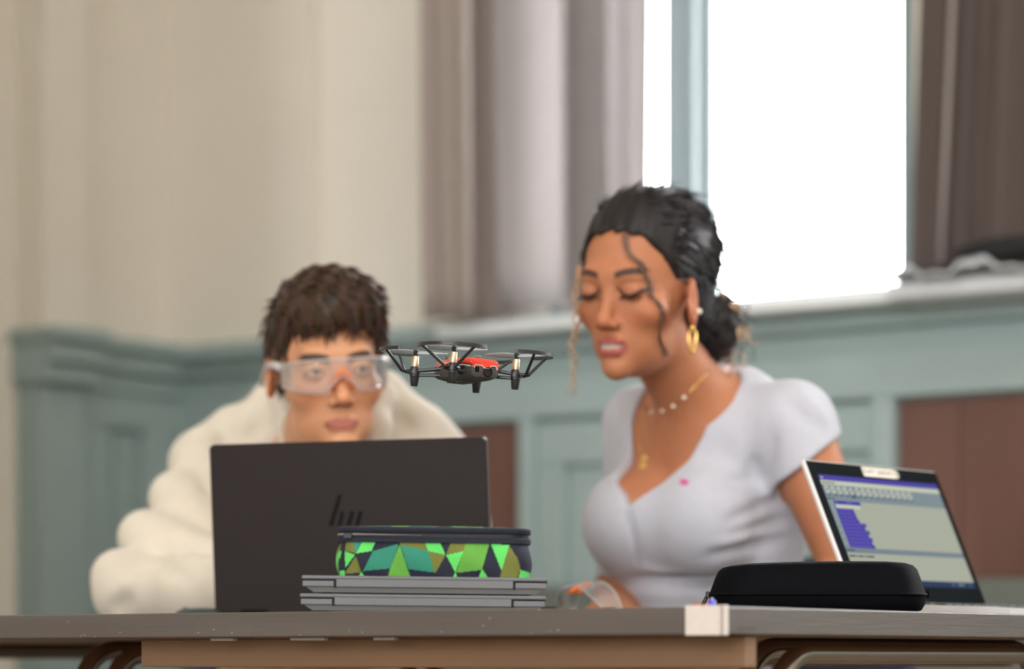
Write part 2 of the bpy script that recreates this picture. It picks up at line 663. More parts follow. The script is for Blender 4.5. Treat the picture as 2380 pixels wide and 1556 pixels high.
MB().box(-0.85, -0.006, 0.055, 0.075, TZ - 0.062, TZ - TT - 0.001, 0.002).build('apron', M_WOOD, table)
MB().box(-0.85, -0.16, TD - 0.075, TD - 0.055, TZ - 0.062, TZ - TT - 0.001, 0.002).build('apron', M_WOOD, table)
MB().box(-TL + 0.03, -0.03, 0.03, TD - 0.03, TZ - TT - 0.0012, TZ - TT + 0.0005).build('underside_board', M_WOOD, table)
# tape folded round the corner
t = MB()
t.box(-0.043, 0.0012, -0.0012, 0.0015, TZ - TT - 0.001, TZ + 0.001, 0.0006)
t.box(-0.0015, 0.0012, -0.0012, 0.011, TZ - TT - 0.001, TZ + 0.001, 0.0006)
t.box(-0.043, 0.0012, -0.0012, 0.011, TZ, TZ + 0.0012, 0.0004)
t.build('corner_tape', M_TAPE, table)
# little pale chips along the lower arris and splinters under it
rng = random.Random(3)
t = MB()
for i in range(22):
    x = -rng.uniform(0.18, 0.92)
    l_ = rng.uniform(0.0005, 0.003)
    z = TZ - TT + rng.uniform(0.0005, 0.006) if rng.random() < 0.75 else TZ - rng.uniform(0.0, 0.02)
    h = rng.uniform(0.0005, 0.002)
    t.box(x, x + l_, -0.0003, 0.0005, z, z + h)
o = t.build('edge_chips', M_CHIP, table)
o['kind'] = 'stuff'
for x, l_ in ((-0.46, 0.03), (-0.58, 0.05), (-0.70, 0.035)):
    MB().box(x, x + l_, 0.012, 0.02, TZ - TT - 0.004, TZ - TT, 0.001).build('splinter', M_CHIP, table)
# faint stamped mark beside the tape
MB().box(-0.0004, 0.0004, 0.03, 0.062, TZ - 0.0235, TZ - 0.0205).build('stamp', mat('stamp_ink', lin(70, 64, 62), 0.6), table)


def leg_frame(x, dx, zt):
    yA, yB, rb = 0.19, TD - 0.12, 0.06
    pts = [(x, yA - 0.02, 0.02), (x, yA - 0.005, zt - rb - 0.05)]
    for k in range(0, 9):
        a = math.pi / 2 * k / 8
        pts.append((x, yA + rb * (1 - math.cos(a)), zt - rb + rb * math.sin(a)))
    for k in range(0, 9):
        a = math.pi / 2 * k / 8
        pts.append((x, yB - rb + rb * math.sin(a), zt - rb + rb * math.cos(a)))
    pts += [(x, yB + 0.005, zt - rb - 0.05), (x, yB + 0.02, 0.02)]
    f = MB().tube(pts, 0.0115, 12).build('leg_frame', M_CHROME, table, smooth=True)
    for y in (yA - 0.02, yB + 0.02):
        MB().lathe([(0.013, 0), (0.015, 0.004), (0.015, 0.03)], (x, y, 0), 12).build('foot', M_RUB, f)


for x in (-0.055, -0.095, -1.035, -1.085, -TL + 0.07):
    leg_frame(x, 0, TZ - 0.047 if x in (-0.055, -1.035) else TZ - 0.041)
for x in (-0.94,):
    MB().box(x - 0.03, x + 0.03, 0.25, 0.40, TZ - 0.05, TZ - TT - 0.001, 0.003).build('bracket', M_CHROME, table)

# ================================================================== laptops
M_GREY = mat('grey_laptop_plastic', lin(106, 107, 110), 0.42, var=0.02, scale=200, bump=0.04, bscale=900)
M_GREY_D = mat('grey_laptop_underside', lin(84, 82, 80), 0.5)
M_GAP = mat('seam_black', lin(16, 16, 17), 0.8)
M_HP = mat('brown_black_lid', lin(38, 31, 31), 0.5, 0.0, var=0.03, scale=300, bump=0.03, bscale=900, spec=0.25)
M_HPEDGE = mat('lid_rim', lin(96, 92, 94), 0.3, 0.6)
M_LOGO = mat('gloss_black', lin(8, 7, 8), 0.4, spec=0.15)
M_KEY = mat('key_black', lin(30, 31, 33), 0.5)


def closed_laptop(mw, label):
    W, D, H = 0.29, 0.205, 0.0212
    e = empty('closed_laptop', mw, label, 'laptop', 'closed grey laptops stacked under the pencil case')
    # base: lower edges chamfered
    mb = MB()
    x = W / 2
    pr = [(-x + 0.016, 0.0015), (x - 0.016, 0.0015), (x - 0.004, 0.008), (x, 0.0145), (-x, 0.0145), (-x + 0.004, 0.008)]
    Mx = Matrix(((1, 0, 0, 0), (0, 0, 1, 0), (0, 1, 0, 0), (0, 0, 0, 1)))
    mb.prism(pr, 0.004, D, Mx)
    mb.build('base', M_GREY, e)
    MB().prism([(-x + 0.014, 0.0012), (x - 0.014, 0.0012), (x - 0.0045, 0.0072), (-x + 0.0045, 0.0072)], 0.0032, 0.0045, Mx).build('vent_strip', M_GREY_D, e)
    lid = MB()
    lid.box(-x - 0.001, x + 0.001, 0, D, 0.0165, H, 0.0016)
    lid.box(-x + 0.040, x - 0.040, 0.0005, 0.02, 0.0078, 0.0170, 0.0006)
    lid.build('lid', M_GREY, e)
    for sgn in (-1, 1):
        a, b = sorted((sgn * (x + 0.0), sgn * (x - 0.0375)))
        MB().box(a, b, 0.0012, 0.018, 0.0078 if True else 0, 0.0150, 0.0012).build('hinge', M_GREY, e)
        MB().box(min(a, b) - 0.0004, max(a, b) + 0.0004, 0.003, 0.02, 0.0140, 0.0168).build('seam', M_GAP, e)
        xi = sgn * (x - 0.0388)
        MB().box(xi - 0.0012, xi + 0.0012, 0.0012, 0.018, 0.007, 0.0165).build('seam', M_GAP, e)
    for sx in (-1, 1):
        for yy in (0.02, D - 0.02):
            MB().lathe([(0.006, -0.0008), (0.006, 0.0017)], (sx * (x - 0.03), yy, 0), 12).build('rubber_foot', M_RUB, e)
    return e


S0 = P(985, 1400, 3.575)
tilt = Matrix.Rotation(R(2.5), 4, 'Z') @ Matrix.Rotation(R(0.6), 4, 'Y')
closed_laptop(Matrix.Translation((S0.x - 0.001, S0.y, TZ + 0.0028)) @ tilt, 'lower of two closed grey laptops, resting on the table top')
closed_laptop(Matrix.Translation((S0.x + 0.001, S0.y + 0.001, TZ + 0.0028 + 0.0216)) @ tilt, 'upper of two closed grey laptops, right under the green pencil case')
STACK_TOP = TZ + 0.0028 + 0.0216 + 0.0212


def lid_frame(BL, a, th, sign):
    """x along the lid, y up the lid, z out of the face turned to the viewer"""
    e = Vector((math.cos(a), math.sin(a), 0))
    n = Vector((math.sin(a), -math.cos(a), 0))
    up = Vector((0, 0, 1)) * math.cos(th) - n * math.sin(th) * sign
    zz = e.cross(up)
    m = Matrix.Identity(4)
    for i in range(3):
        m[i][0], m[i][1], m[i][2], m[i][3] = e[i], up[i], zz[i], BL[i]
    return m, e, n


# brown-black laptop seen from behind
W, Hh = 0.389, 0.2262
BL = Vector((-0.3897, 3.9525, TZ + 0.002))
LF, e_, n_ = lid_frame(BL, R(-21.2), R(4.5), -1)
hp = empty('open_laptop', Matrix.Translation(BL) @ Matrix.Rotation(R(-21.2), 4, 'Z'), 'large brown black laptop standing open with its lid back outward', 'laptop')
REL = (Matrix.Translation(BL) @ Matrix.Rotation(R(-21.2), 4, 'Z')).inverted()
def rounded(x0, x1, y0, y1, r_):
    out = []
    for cx_, cy_, a0 in ((x1 - r_, y1 - r_, 0), (x0 + r_, y1 - r_, 90), (x0 + r_, y0 + r_, 180), (x1 - r_, y0 + r_, 270)):
        out += [(cx_ + r_ * math.cos(R(a0 + 15 * k)), cy_ + r_ * math.sin(R(a0 + 15 * k))) for k in range(7)]
    return out


lid = MB().prism(rounded(0, W, 0.004, Hh, 0.007), -0.007, -0.0012).prism(rounded(0.001, W - 0.001, 0.005, Hh - 0.001, 0.0065), -0.0012, 0.0).build('lid', M_HP, hp, REL @ LF)
MB().prism(rounded(-0.0003, W + 0.0003, 0.01, Hh + 0.0004, 0.007), -0.0068, -0.0044).build('rim', M_HPEDGE, lid)
for x0, x1 in ((0.038, 0.078), (W - 0.078, W - 0.038)):
    MB().box(x0, x1, -0.001, 0.011, -0.012, 0.0007, 0.002).build('hinge_cover', M_LOGO, hp, REL @ LF)


def stroke(mb, pts, w, z):
    """slanted strokes of the maker's mark, in lid coordinates"""
    for (x0, y0), (x1, y1) in zip(pts[:-1], pts[1:]):
        d = Vector((x1 - x0, y1 - y0))
        nn = Vector((w / 2, 0))
        mb.prism([(x0 - nn.x, y0), (x0 + nn.x, y0), (x1 + nn.x, y1), (x1 - nn.x, y1)], z, z + 0.0006)


lg = MB()
px2m = W / 650.0
lx, ly = (778 - 492) * px2m, (1430 - 1233) * px2m


def lp(dx, dy):
    return (lx + dx * px2m, ly + dy * px2m)


stroke(lg, [lp(0, 0), lp(24, 66)], 0.0054, 0.0)
stroke(lg, [lp(20, 0), lp(28, 24), lp(26, 30)], 0.005, 0.0)
stroke(lg, [lp(11, 30), lp(27, 30)], 0.003, 0.0)
stroke(lg, [lp(42, 0), lp(52, 30)], 0.0054, 0.0)
stroke(lg, [lp(62, 0), lp(72, 30)], 0.0054, 0.0)
lg.build('emblem', M_LOGO, lid)
# base with keys, lying behind the lid
base = MB().box(0, W, 0.012, 0.250, 0.001, 0.017, 0.003).build('base', M_HP, hp)
MB().box(0.105, W - 0.105, 0.16, 0.235, 0.0168, 0.0174).build('touchpad', M_HPEDGE, base)
kme = None
for r_ in range(5):
    for c_ in range(13):
        x, y = 0.025 + c_ * 0.0243, 0.035 + r_ * 0.0225
        if kme is None:
            o = MB().box(-0.0105, 0.0105, -0.0095, 0.0095, 0, 0.0016, 0.0006, 1).build('key', M_KEY, base)
            kme = o.data
        else:
            o = bpy.data.objects.new('key', kme)
            link(o, base)
        o.location = (x, y, 0.0168)

# pale-edged laptop with the coding screen
M_SILVER = mat('silver_plastic', lin(214, 210, 208), 0.35, 0.2)
M_BEZEL = mat('matt_black_bezel', lin(16, 20, 22), 0.8, spec=0.02)
W2, H2 = 0.319, 0.1965
BL2 = Vector((0.4252, 3.706, 0.7672))
A2 = R(51.4)
LF2, e2, n2 = lid_frame(BL2, A2, R(23.5), 1)
ROOTM = Matrix.Translation((BL2.x, BL2.y, TZ)) @ Matrix.Rotation(A2, 4, 'Z')
RI = ROOTM.inverted()
nb = empty('open_laptop', ROOTM, 'small silver edged laptop showing purple code blocks on its screen', 'laptop')
lid2 = MB().box(0, W2, 0, H2, -0.0075, -0.0005, 0.002).build('lid', M_SILVER, nb, RI @ LF2)
MB().box(0.0022, W2 - 0.002, 0.001, H2 - 0.0022, -0.001, 0.0007, 0.0005).build('bezel', M_BEZEL, lid2)


def emis(name, rgb, k=1.0):
    m = mat('screen_' + name, lin(*rgb), 0.8, emit=k, spec=0.0)
    b = m.node_tree.nodes['Principled BSDF']
    b.inputs['Base Color'].default_value = (0.004, 0.004, 0.004, 1)
    return m


SC = [emis('white', (168, 172, 156)), emis('title', (78, 72, 160)), emis('toolbar', (128, 142, 148)), emis('block', (72, 62, 158)),
      emis('divider', (118, 132, 142)), emis('task', (44, 60, 92)), emis('icon', (186, 190, 180)), emis('dark', (46, 52, 58)),
      emis('gutter', (138, 150, 154)), emis('pale', (196, 200, 178)), emis('blocktext', (112, 104, 184)), emis('select', (92, 108, 130))]
sx0, sx1, sy0, sy1 = 0.056 * W2, 0.958 * W2, 0.125 * H2, 0.895 * H2
sw, sh = sx1 - sx0, sy1 - sy0
scr = MB()


def srect(u0, u1, v0, v1, mi, lift):
    scr.mi = mi
    z0 = 0.0007
    scr.box(sx0 + u0 * sw, sx0 + u1 * sw, sy1 - v1 * sh, sy1 - v0 * sh, z0, z0 + lift * 0.00008)


srect(0, 1, 0, 1, 0, 1)
srect(0, 1, 0, 0.05, 1, 2)
srect(0, 1, 0.05, 0.092, 9, 2)
srect(0, 1, 0.092, 0.235, 2, 2)
srect(0, 0.042, 0.235, 0.665, 8, 2)
srect(0, 1, 0.665, 0.712, 4, 2)
srect(0, 1, 0.945, 1.0, 5, 2)
for u0, u1 in ((0.012, 0.03),):
    srect(u0, u1, 0.018, 0.034, 6, 3)
for k in range(4):
    srect(0.012 + k * 0.026, 0.03 + k * 0.026, 0.066, 0.078, 7, 3)
srect(0.205, 0.252, 0.095, 0.205, 11, 3)
for k in range(15):
    uc = 0.022 + k * 0.0492
    cx_, cy_ = sx0 + uc * sw + 0.002, sy1 - 0.137 * sh
    rr = 0.0056
    scr.mi = 6
    ring = [(cx_ + rr * 0.9 * math.cos(2 * math.pi * j / 20), cy_ + rr * math.sin(2 * math.pi * j / 20)) for j in range(20)]
    scr.prism(ring, 0.0007, 0.0011)
    scr.mi = 7
    g = 0.0017
    kind = k % 5
    if kind == 0:
        scr.prism([(cx_ - g, cy_ + g), (cx_ - g, cy_ - g), (cx_ - g * .3, cy_ - g), (cx_ - g * .3, cy_), (cx_ + g, cy_), (cx_ + g, cy_ + g)], 0.0011, 0.0012)
    elif kind == 1:
        scr.box(cx_ - g, cx_ + g, cy_ - 0.0004, cy_ + 0.0004, 0.0011, 0.0012)
        scr.box(cx_ - 0.0004, cx_ + 0.0004, cy_ - g, cy_ + g, 0.0011, 0.0012)
    elif kind == 2:
        scr.prism([(cx_ - g, cy_ - g), (cx_ + g, cy_ - g), (cx_, cy_ + g)], 0.0011, 0.0012)
    elif kind == 3:
        scr.box(cx_ - g, cx_ + g, cy_ - g, cy_ - g * .4, 0.0011, 0.0012)
        scr.prism([(cx_ - g * .7, cy_), (cx_ + g * .7, cy_), (cx_, cy_ + g * 1.2)], 0.0011, 0.0012)
    else:
        scr.box(cx_ - g * .6, cx_ + g * .6, cy_ - g, cy_ + g, 0.0011, 0.0012)
    srect(uc - 0.006, uc + 0.024, 0.183, 0.191, 7, 4)
srect(0.006, 0.034, 0.214, 0.224, 7, 3)
srect(0.046, 0.058, 0.212, 0.226, 7, 3)
srect(0.045, 0.262, 0.236, 0.268, 3, 3)
srect(0.055, 0.075, 0.246, 0.258, 10, 4)
srect(0.14, 0.19, 0.246, 0.258, 10, 4)
srect(0.042, 0.05, 0.268, 0.305, 3, 3)
srect(0.05, 0.25, 0.270, 0.303, 9, 3)
rights = [0.185, 0.187, 0.19, 0.198, 0.243, 0.225, 0.25, 0.232, 0.252, 0.238, 0.25]
rh = (0.665 - 0.305) / 11
for k, u1 in enumerate(rights):
    v0 = 0.305 + k * rh
    srect(0.042, u1, v0, v0 + rh * 0.97, 3, 3)
    srect(0.052, u1 - 0.02, v0 + rh * 0.35, v0 + rh * 0.55, 10, 4)
for k in range(4):
    srect(0.015, 0.024, 0.47 + k * 0.06, 0.478 + k * 0.06, 7, 3)
srect(0.008, 0.07, 0.685, 0.694, 7, 3)
u = 0.01
for l_ in (0.05, 0.012, 0.035, 0.012, 0.06):
    srect(u, u + l_, 0.735, 0.748, 7, 3)
    u += l_ + 0.008
for u0, u1 in ((0.80, 0.815), (0.85, 0.905), (0.955, 0.962)):
    srect(u0, u1, 0.966, 0.978, 8, 3)
scr.build('screen', SC, lid2)


def text_part(name, body, size, m, parent, mw, ext=0.0001):
    cu = bpy.data.curves.new(name, 'FONT')
    cu.body = body
    cu.size = size
    cu.extrude = ext
    cu.align_x = 'CENTER'
    cu.align_y = 'CENTER'
    tmp = bpy.data.objects.new('tmp_text', cu)
    col.objects.link(tmp)
    dg = bpy.context.evaluated_depsgraph_get()
    me = bpy.data.meshes.new_from_object(tmp.evaluated_get(dg))
    bpy.data.objects.remove(tmp)
    me.materials.clear()
    me.materials.append(m)
    o = bpy.data.objects.new(name, me)
    return link(o, parent, mw)


M_PAPER = mat('cream_sticker', lin(206, 196, 178), 0.6)
M_INK = mat('sticker_ink', lin(48, 46, 44), 0.6)
lx0, lx1, lyc = 0.405 * W2, 0.645 * W2, 0.945 * H2
st = MB().box(lx0, lx1, lyc - 0.0066, lyc + 0.0066, 0.0007, 0.0010).build('sticker', M_PAPER, lid2)
text_part('sticker_text', 'D-HYT LENOVO', 0.0098, M_INK, st, Matrix.Translation(((lx0 + lx1) / 2 - 0.001, lyc, 0.0011)))
rd = MB()
rd.lathe([(0.0062, 0.0007), (0.0062, 0.0011)], (lx1 + 0.0045, lyc, 0), 24)
rd = rd.build('round_sticker', M_PAPER, lid2)
arc = [(lx1 + 0.0045 + 0.0037 * math.cos(a), lyc + 0.0042 * math.sin(a), 0.0012) for a in [R(-60 + 22 * k) for k in range(13)]]
mk = MB().tube(arc, 0.00045, 6)
mk.tube([(lx1 + 0.0045, lyc, 0.0012), (lx1 + 0.0062, lyc - 0.004, 0.0012)], 0.00045, 6)
mk.build('sticker_mark', M_INK, rd)
# wedge base, thicker at the hinge
b2 = MB()
D2 = 0.212
Mb = Matrix(((0, 0, 1, 0), (1, 0, 0, 0), (0, 1, 0, 0), (0, 0, 0, 1)))   # (p, q, r) -> x=r, y=p, z=q
b2.prism([(0.004, 0.001), (0.004, 0.0185), (-D2, 0.0075), (-D2, 0.001)], 0.0, W2, Mb)
b2 = b2.build('base', M_SILVER, nb)
slope = math.atan2(0.011, D2 + 0.004)
kb = Matrix.Translation((0, 0.004, 0.0186)) @ Matrix.Rotation(slope, 4, 'X')
kme2 = None
for r_ in range(5):
    for c_ in range(13):
        if kme2 is None:
            o = MB().box(-0.0088, 0.0088, -0.0080, 0.0080, 0, 0.0018, 0.0006, 1).build('key', M_KEY, b2)
            kme2 = o.data
        else:
            o = bpy.data.objects.new('key', kme2)
            link(o, b2)
        o.matrix_local = kb @ Matrix.Translation((0.027 + c_ * 0.0222, -0.028 - r_ * 0.0205, 0))
MB().box(0.11, 0.21, -0.195, -0.142, 0, 0.0006).build('touchpad', M_GREY, b2, kb)

# ================================================================== pencil case
def rr_point(t, w_, d_, r_):
    """point on a rounded rectangle, t = arc length from the front left corner going right; returns x, y, nx, ny"""
    segs = [('l', w_ - 2 * r_), ('a', math.pi / 2 * r_), ('l', d_ - 2 * r_), ('a', math.pi / 2 * r_)] * 2
    tot = sum(s[1] for s in segs)
    t = t % tot
    dirs = [(1, 0), (0, 1), (-1, 0), (0, -1)]
    starts = [(-w_ / 2 + r_, -d_ / 2), (w_ / 2, -d_ / 2 + r_), (w_ / 2 - r_, d_ / 2), (-w_ / 2, d_ / 2 - r_)]
    cents = [(w_ / 2 - r_, -d_ / 2 + r_), (w_ / 2 - r_, d_ / 2 - r_), (-w_ / 2 + r_, d_ / 2 - r_), (-w_ / 2 + r_, -d_ / 2 + r_)]
    for i, (k, L) in enumerate(segs):
        if t <= L or i == len(segs) - 1:
            q = i // 2
            if k == 'l':
                return starts[q][0] + dirs[q][0] * t, starts[q][1] + dirs[q][1] * t, dirs[q][1], -dirs[q][0]
            a = -math.pi / 2 + q * math.pi / 2 + t / r_
            return cents[q][0] + r_ * math.cos(a), cents[q][1] + r_ * math.sin(a), math.cos(a), math.sin(a)
        t -= L


def rr_len(w_, d_, r_):
    return 2 * (w_ + d_ - 4 * r_) + 2 * math.pi * r_


LG, MG, OL, TE, NV = lin(96, 214, 100), lin(98, 166, 62), lin(112, 116, 46), lin(44, 136, 112), lin(22, 26, 46)
POLY = [
    (OL, [(985, 790), (1032, 790), (1050, 866), (985, 850)]), (TE, [(1030, 785), (1092, 785), (1050, 868)]),
    (LG, [(1090, 785), (1178, 785), (1150, 850), (1052, 868)]), (TE, [(1160, 850), (1322, 803), (1327, 815), (1275, 962), (1095, 982)]),
    (MG, [(1335, 806), (1408, 1015), (1262, 1015), (1275, 962)]), (TE, [(1340, 808), (1525, 845), (1566, 986), (1395, 965)]),
    (OL, [(1330, 780), (1500, 780), (1522, 846), (1340, 808)]), (LG, [(1500, 780), (1597, 780), (1641, 870), (1524, 846)]),
    (OL, [(1678, 780), (1776, 780), (1756, 846), (1643, 866)]), (OL, [(1524, 847), (1641, 870), (1576, 986), (1562, 982)]),
    (LG, [(1643, 870), (1757, 845), (1706, 984)]), (MG, [(1776, 780), (1932, 785), (1881, 966), (1712, 986), (1756, 846)]),
    (LG, [(1938, 790), (2062, 800), (2011, 968)]), (OL, [(2060, 800), (2106, 885), (2128, 960), (2112, 1015), (2004, 1015), (2010, 966)]),
    (LG, [(2128, 962), (2182, 978), (2195, 1015), (2122, 1015)]), (LG, [(1884, 961), (1922, 1015), (1858, 1015)]),
    (OL, [(1050, 884), (1086, 992), (982, 1000)]), (LG, [(983, 852), (1046, 876), (988, 962)]),
    (LG, [(945, 840), (962, 850), (958, 900), (940, 880)]), (LG, [(940, 985), (985, 975), (985, 1015), (935, 1015)]),
    (LG, [(1085, 985), (1104, 1015), (1070, 1015)]), (LG, [(1706, 985), (1720, 1015), (1690, 1015)])]


def pat_color(xz, yz):
    for c, poly in POLY:
        ins = False
        n = len(poly)
        j = n - 1
        for i in range(n):
            xi, yi = poly[i]
            xj, yj = poly[j]
            if (yi > yz) != (yj > yz) and xz < (xj - xi) * (yz - yi) / (yj - yi) + xi:
                ins = not ins
            j = i
        if ins:
            return c
    return NV


CW, CD, CR, CH = 0.225, 0.085, 0.022, 0.0425
PC = P(1008, 1355, 3.645)
pcm = Matrix.Translation((PC.x, PC.y, STACK_TOP + 0.0006)) @ Matrix.Rotation(R(2.5), 4, 'Z') @ Matrix.Rotation(R(0.6), 4, 'Y')
pencil = empty('pencil_case', pcm, 'zipped pencil case in a green and navy triangle pattern on the stacked laptops', 'pencil case')
TOT = rr_len(CW, CD, CR)
NU, NV_ = 620, 44
# colour cells of the front, looked up once in a table
vv, cc, ff = [], [], []
for j in range(NV_ + 1):
    t_ = j / NV_
    z = CH * t_
    for i in range(NU):
        L = TOT * i / NU
        x, y, nx, ny = rr_point(L, CW, CD, CR)
        bul = 0.0035 * math.sin(math.pi * t_) - 0.004 * (1 - t_) * 0.0 + 0.0018 * math.sin(L * 95 + 3 * t_) * math.sin(math.pi * t_) + 0.002 * (1 - t_)
        vv.append((x + nx * bul, y + ny * bul, z))
        if L < CW - CR * 0.4 or L > TOT - CR * 1.2:
            xx = x
        else:
            xx = -CW / 2 + ((L * 1.07) % CW)
        cc.append(pat_color(945 + (xx + CW / 2) / CW * 1245, 1012 - 232 * t_))
for j in range(NV_):
    for i in range(NU):
        a, b = j * NU + i, j * NU + (i + 1) % NU
        ff.append((a, b, b + NU, a + NU))
M_PAT = mat('printed_fabric', (1, 1, 1), 0.75, var=0.10, scale=700, bump=0.3, bscale=1500, attr='Col')
mesh_obj('printed_side', vv, ff, M_PAT, pencil, colors=cc)
M_NAVY = mat('navy_webbing', lin(22, 28, 46), 0.7, var=0.15, scale=500, bump=0.3, bscale=1200)


def rr_loft(levels, w_, d_, r_, n=120, cap=True):
    """levels of (z, outset)"""
    bm = MB()
    tot = rr_len(w_, d_, r_)
    rings = []
    for z, o_ in levels:
        ring = []
        for i in range(n):
            x, y, nx, ny = rr_point(tot * i / n, w_, d_, r_)
            zz = z(x, y) if callable(z) else z
            ring.append(bm.bm.verts.new((x + nx * o_, y + ny * o_, zz)))
        rings.append(ring)
    for A, B in zip(rings[:-1], rings[1:]):
        for i in range(n):
            j = (i + 1) % n
            bm.bm.faces.new((A[i], A[j], B[j], B[i]))
    if cap:
        bm.bm.faces.new(rings[0][::-1])
        bm.bm.faces.new(rings[-1])
    return bm


rr_loft([(0.0403, 0.001), (0.0405, 0.0036), (0.0455, 0.0042), (0.0465, 0.0024), (0.0478, 0.0024)], CW, CD, CR).build('lower_band', M_NAVY, pencil, smooth=True, auto=50)
rr_loft([(0.0478, 0.0012), (0.0520, 0.0012)], CW, CD, CR).build('zip_teeth', mat('zip_black', lin(18, 18, 20), 0.4, 0.3, var=0.4, scale=900), pencil)
rr_loft([(0.0515, 0.0022), (0.0525, 0.0036), (0.0575, 0.0040), (0.0590, 0.0018), (0.0596, -0.004)], CW, CD, CR).build('upper_band', M_NAVY, pencil, smooth=True, auto=50)
# pale lining that shows where the zip has come away
lin_ = MB()
tb = []
for k in range(26):
    L = TOT - 0.030 + k * 0.0042
    x, y, nx, ny = rr_point(L, CW, CD, CR)
    tb.append((x + nx * 0.0028, y + ny * 0.0028, 0.0495 - 0.0005 * k / 25))
lin_.tube(tb, [0.0003 + 0.0017 * max(0.0, 1 - k / 25) ** 1.5 for k in range(26)], 6)
lin_.build('torn_lining', mat('grey_lining', lin(124, 114, 110), 0.8), pencil)
# printed top panel, gently domed
vv, cc, ff = [], [], []
NX, NY = 110, 44
for j in range(NY + 1):
    for i in range(NX + 1):
        u_, v_ = i / NX, j / NY
        x, y = (u_ - 0.5) * (CW - 0.008), (v_ - 0.5) * (CD - 0.008)
        cxr, cyr = max(abs(x) - (CW / 2 - 0.004 - CR), 0), max(abs(y) - (CD / 2 - 0.004 - CR), 0)
        rr_ = math.hypot(cxr, cyr)
        if rr_ > CR:
            x -= math.copysign(cxr * (1 - CR / rr_), x)
            y -= math.copysign(cyr * (1 - CR / rr_), y)
        e1 = 1 - (2 * u_ - 1) ** 4
        e2_ = 1 - (2 * v_ - 1) ** 4
        vv.append((x, y, 0.0592 + 0.0022 * e1 * e2_))
        cc.append(pat_color(945 + u_ * 1245, 1012 - 232 * ((v_ * 2.1) % 1)))
for j in range(NY):
    for i in range(NX):
        a = j * (NX + 1) + i
        ff.append((a, a + 1, a + NX + 2, a + NX + 1))
mesh_obj('printed_top', vv, ff, M_PAT, pencil, colors=cc)
MB().box(-0.109, -0.099, -0.048, -0.046, 0.044, 0.051, 0.0008).build('zip_pull', mat('dark_metal', lin(60, 60, 64), 0.35, 0.9), pencil)

# ================================================================== black hard case
HC = P(1898, 1410, 3.46)
hcm = Matrix.Translation((HC.x, HC.y, TZ + 0.0002)) @ Matrix.Rotation(R(-3), 4, 'Z')
M_CASE = mat('black_case_fabric', lin(10, 11, 14), 0.62, var=0.12, scale=600, bump=0.2, bscale=1400, spec=0.03)
hc = empty('hard_case', hcm, 'black zipped hard shell case lying by the white taped table corner', 'case')
HW, HD, HR = 0.244, 0.135, 0.045
rr_loft([(0.0, -0.012), (0.003, -0.004), (0.010, 0.0), (0.0185, 0.001)], HW, HD, HR).build('lower_shell', M_CASE, hc, smooth=True, auto=50)


def top_z(base, k):
    return lambda x, y: base + k * (0.0045 * (1 - ((x - 0.03) / 0.15) ** 2))


rr_loft([(0.0225, 0.001), (0.030, -0.002), (0.040, -0.0055), (top_z(0.0475, 0.6), -0.009), (top_z(0.0515, 0.8), -0.0135), (top_z(0.0535, 1.0), -0.021), (top_z(0.0542, 1.0), -0.034)], HW, HD, HR).build('upper_shell', M_CASE, hc, smooth=True, auto=50)
rr_loft([(0.0183, 0.0005), (0.0188, 0.0022), (0.0203, 0.0030), (0.0222, 0.0022), (0.0228, 0.0005)], HW, HD, HR).build('zip', mat('zip_dark', lin(9, 9, 11), 0.7, var=0.3, scale=1200, spec=0.05), hc, smooth=True, auto=50)
zp = MB()
zp.box(-HW / 2 - 0.0055, -HW / 2 - 0.001, -0.032, -0.024, 0.017, 0.0245, 0.001)
zp.tube([(-HW / 2 - 0.004, -0.028, 0.019), (-HW / 2 - 0.0085, -0.030, 0.010), (-HW / 2 - 0.010, -0.031, 0.0025)], 0.0022, 8)
zp.build('zip_pull', mat('pull_black', lin(18, 18, 20), 0.45), hc)
MB().box(HW / 2 + 0.001, HW / 2 + 0.0065, -0.01, 0.012, 0.0175, 0.026, 0.0015).build('zip_end', M_CASE, hc)

# ================================================================== small things on the table
# blue capped pen behind the taped corner
pn = P(1655, 1411, 3.09)
pen = empty('pen', Matrix.Translation((pn.x, pn.y, TZ + 0.0043)) @ Matrix.Rotation(R(86), 4, 'Z'), 'blue pen with a white clip lying behind the white corner tape', 'pen')
Mh = Matrix.Rotation(R(90), 4, 'Y')
MB().lathe([(0.003, -0.03), (0.0042, -0.028), (0.0042, 0.006)], n=14, M=Mh).build('cap', mat('blue_plastic', lin(58, 66, 190), 0.35), pen, smooth=True, auto=40)
MB().lathe([(0.0034, 0.006), (0.0034, 0.10), (0.002, 0.104)], n=14, M=Mh).build('barrel', mat('clear_white_plastic', lin(226, 230, 236), 0.25), pen, smooth=True, auto=40)
MB().box(-0.004, 0.010, -0.0012, 0.0012, 0.0036, 0.0056, 0.0005).build('clip', mat('white_plastic', lin(240, 240, 240), 0.3), pen)
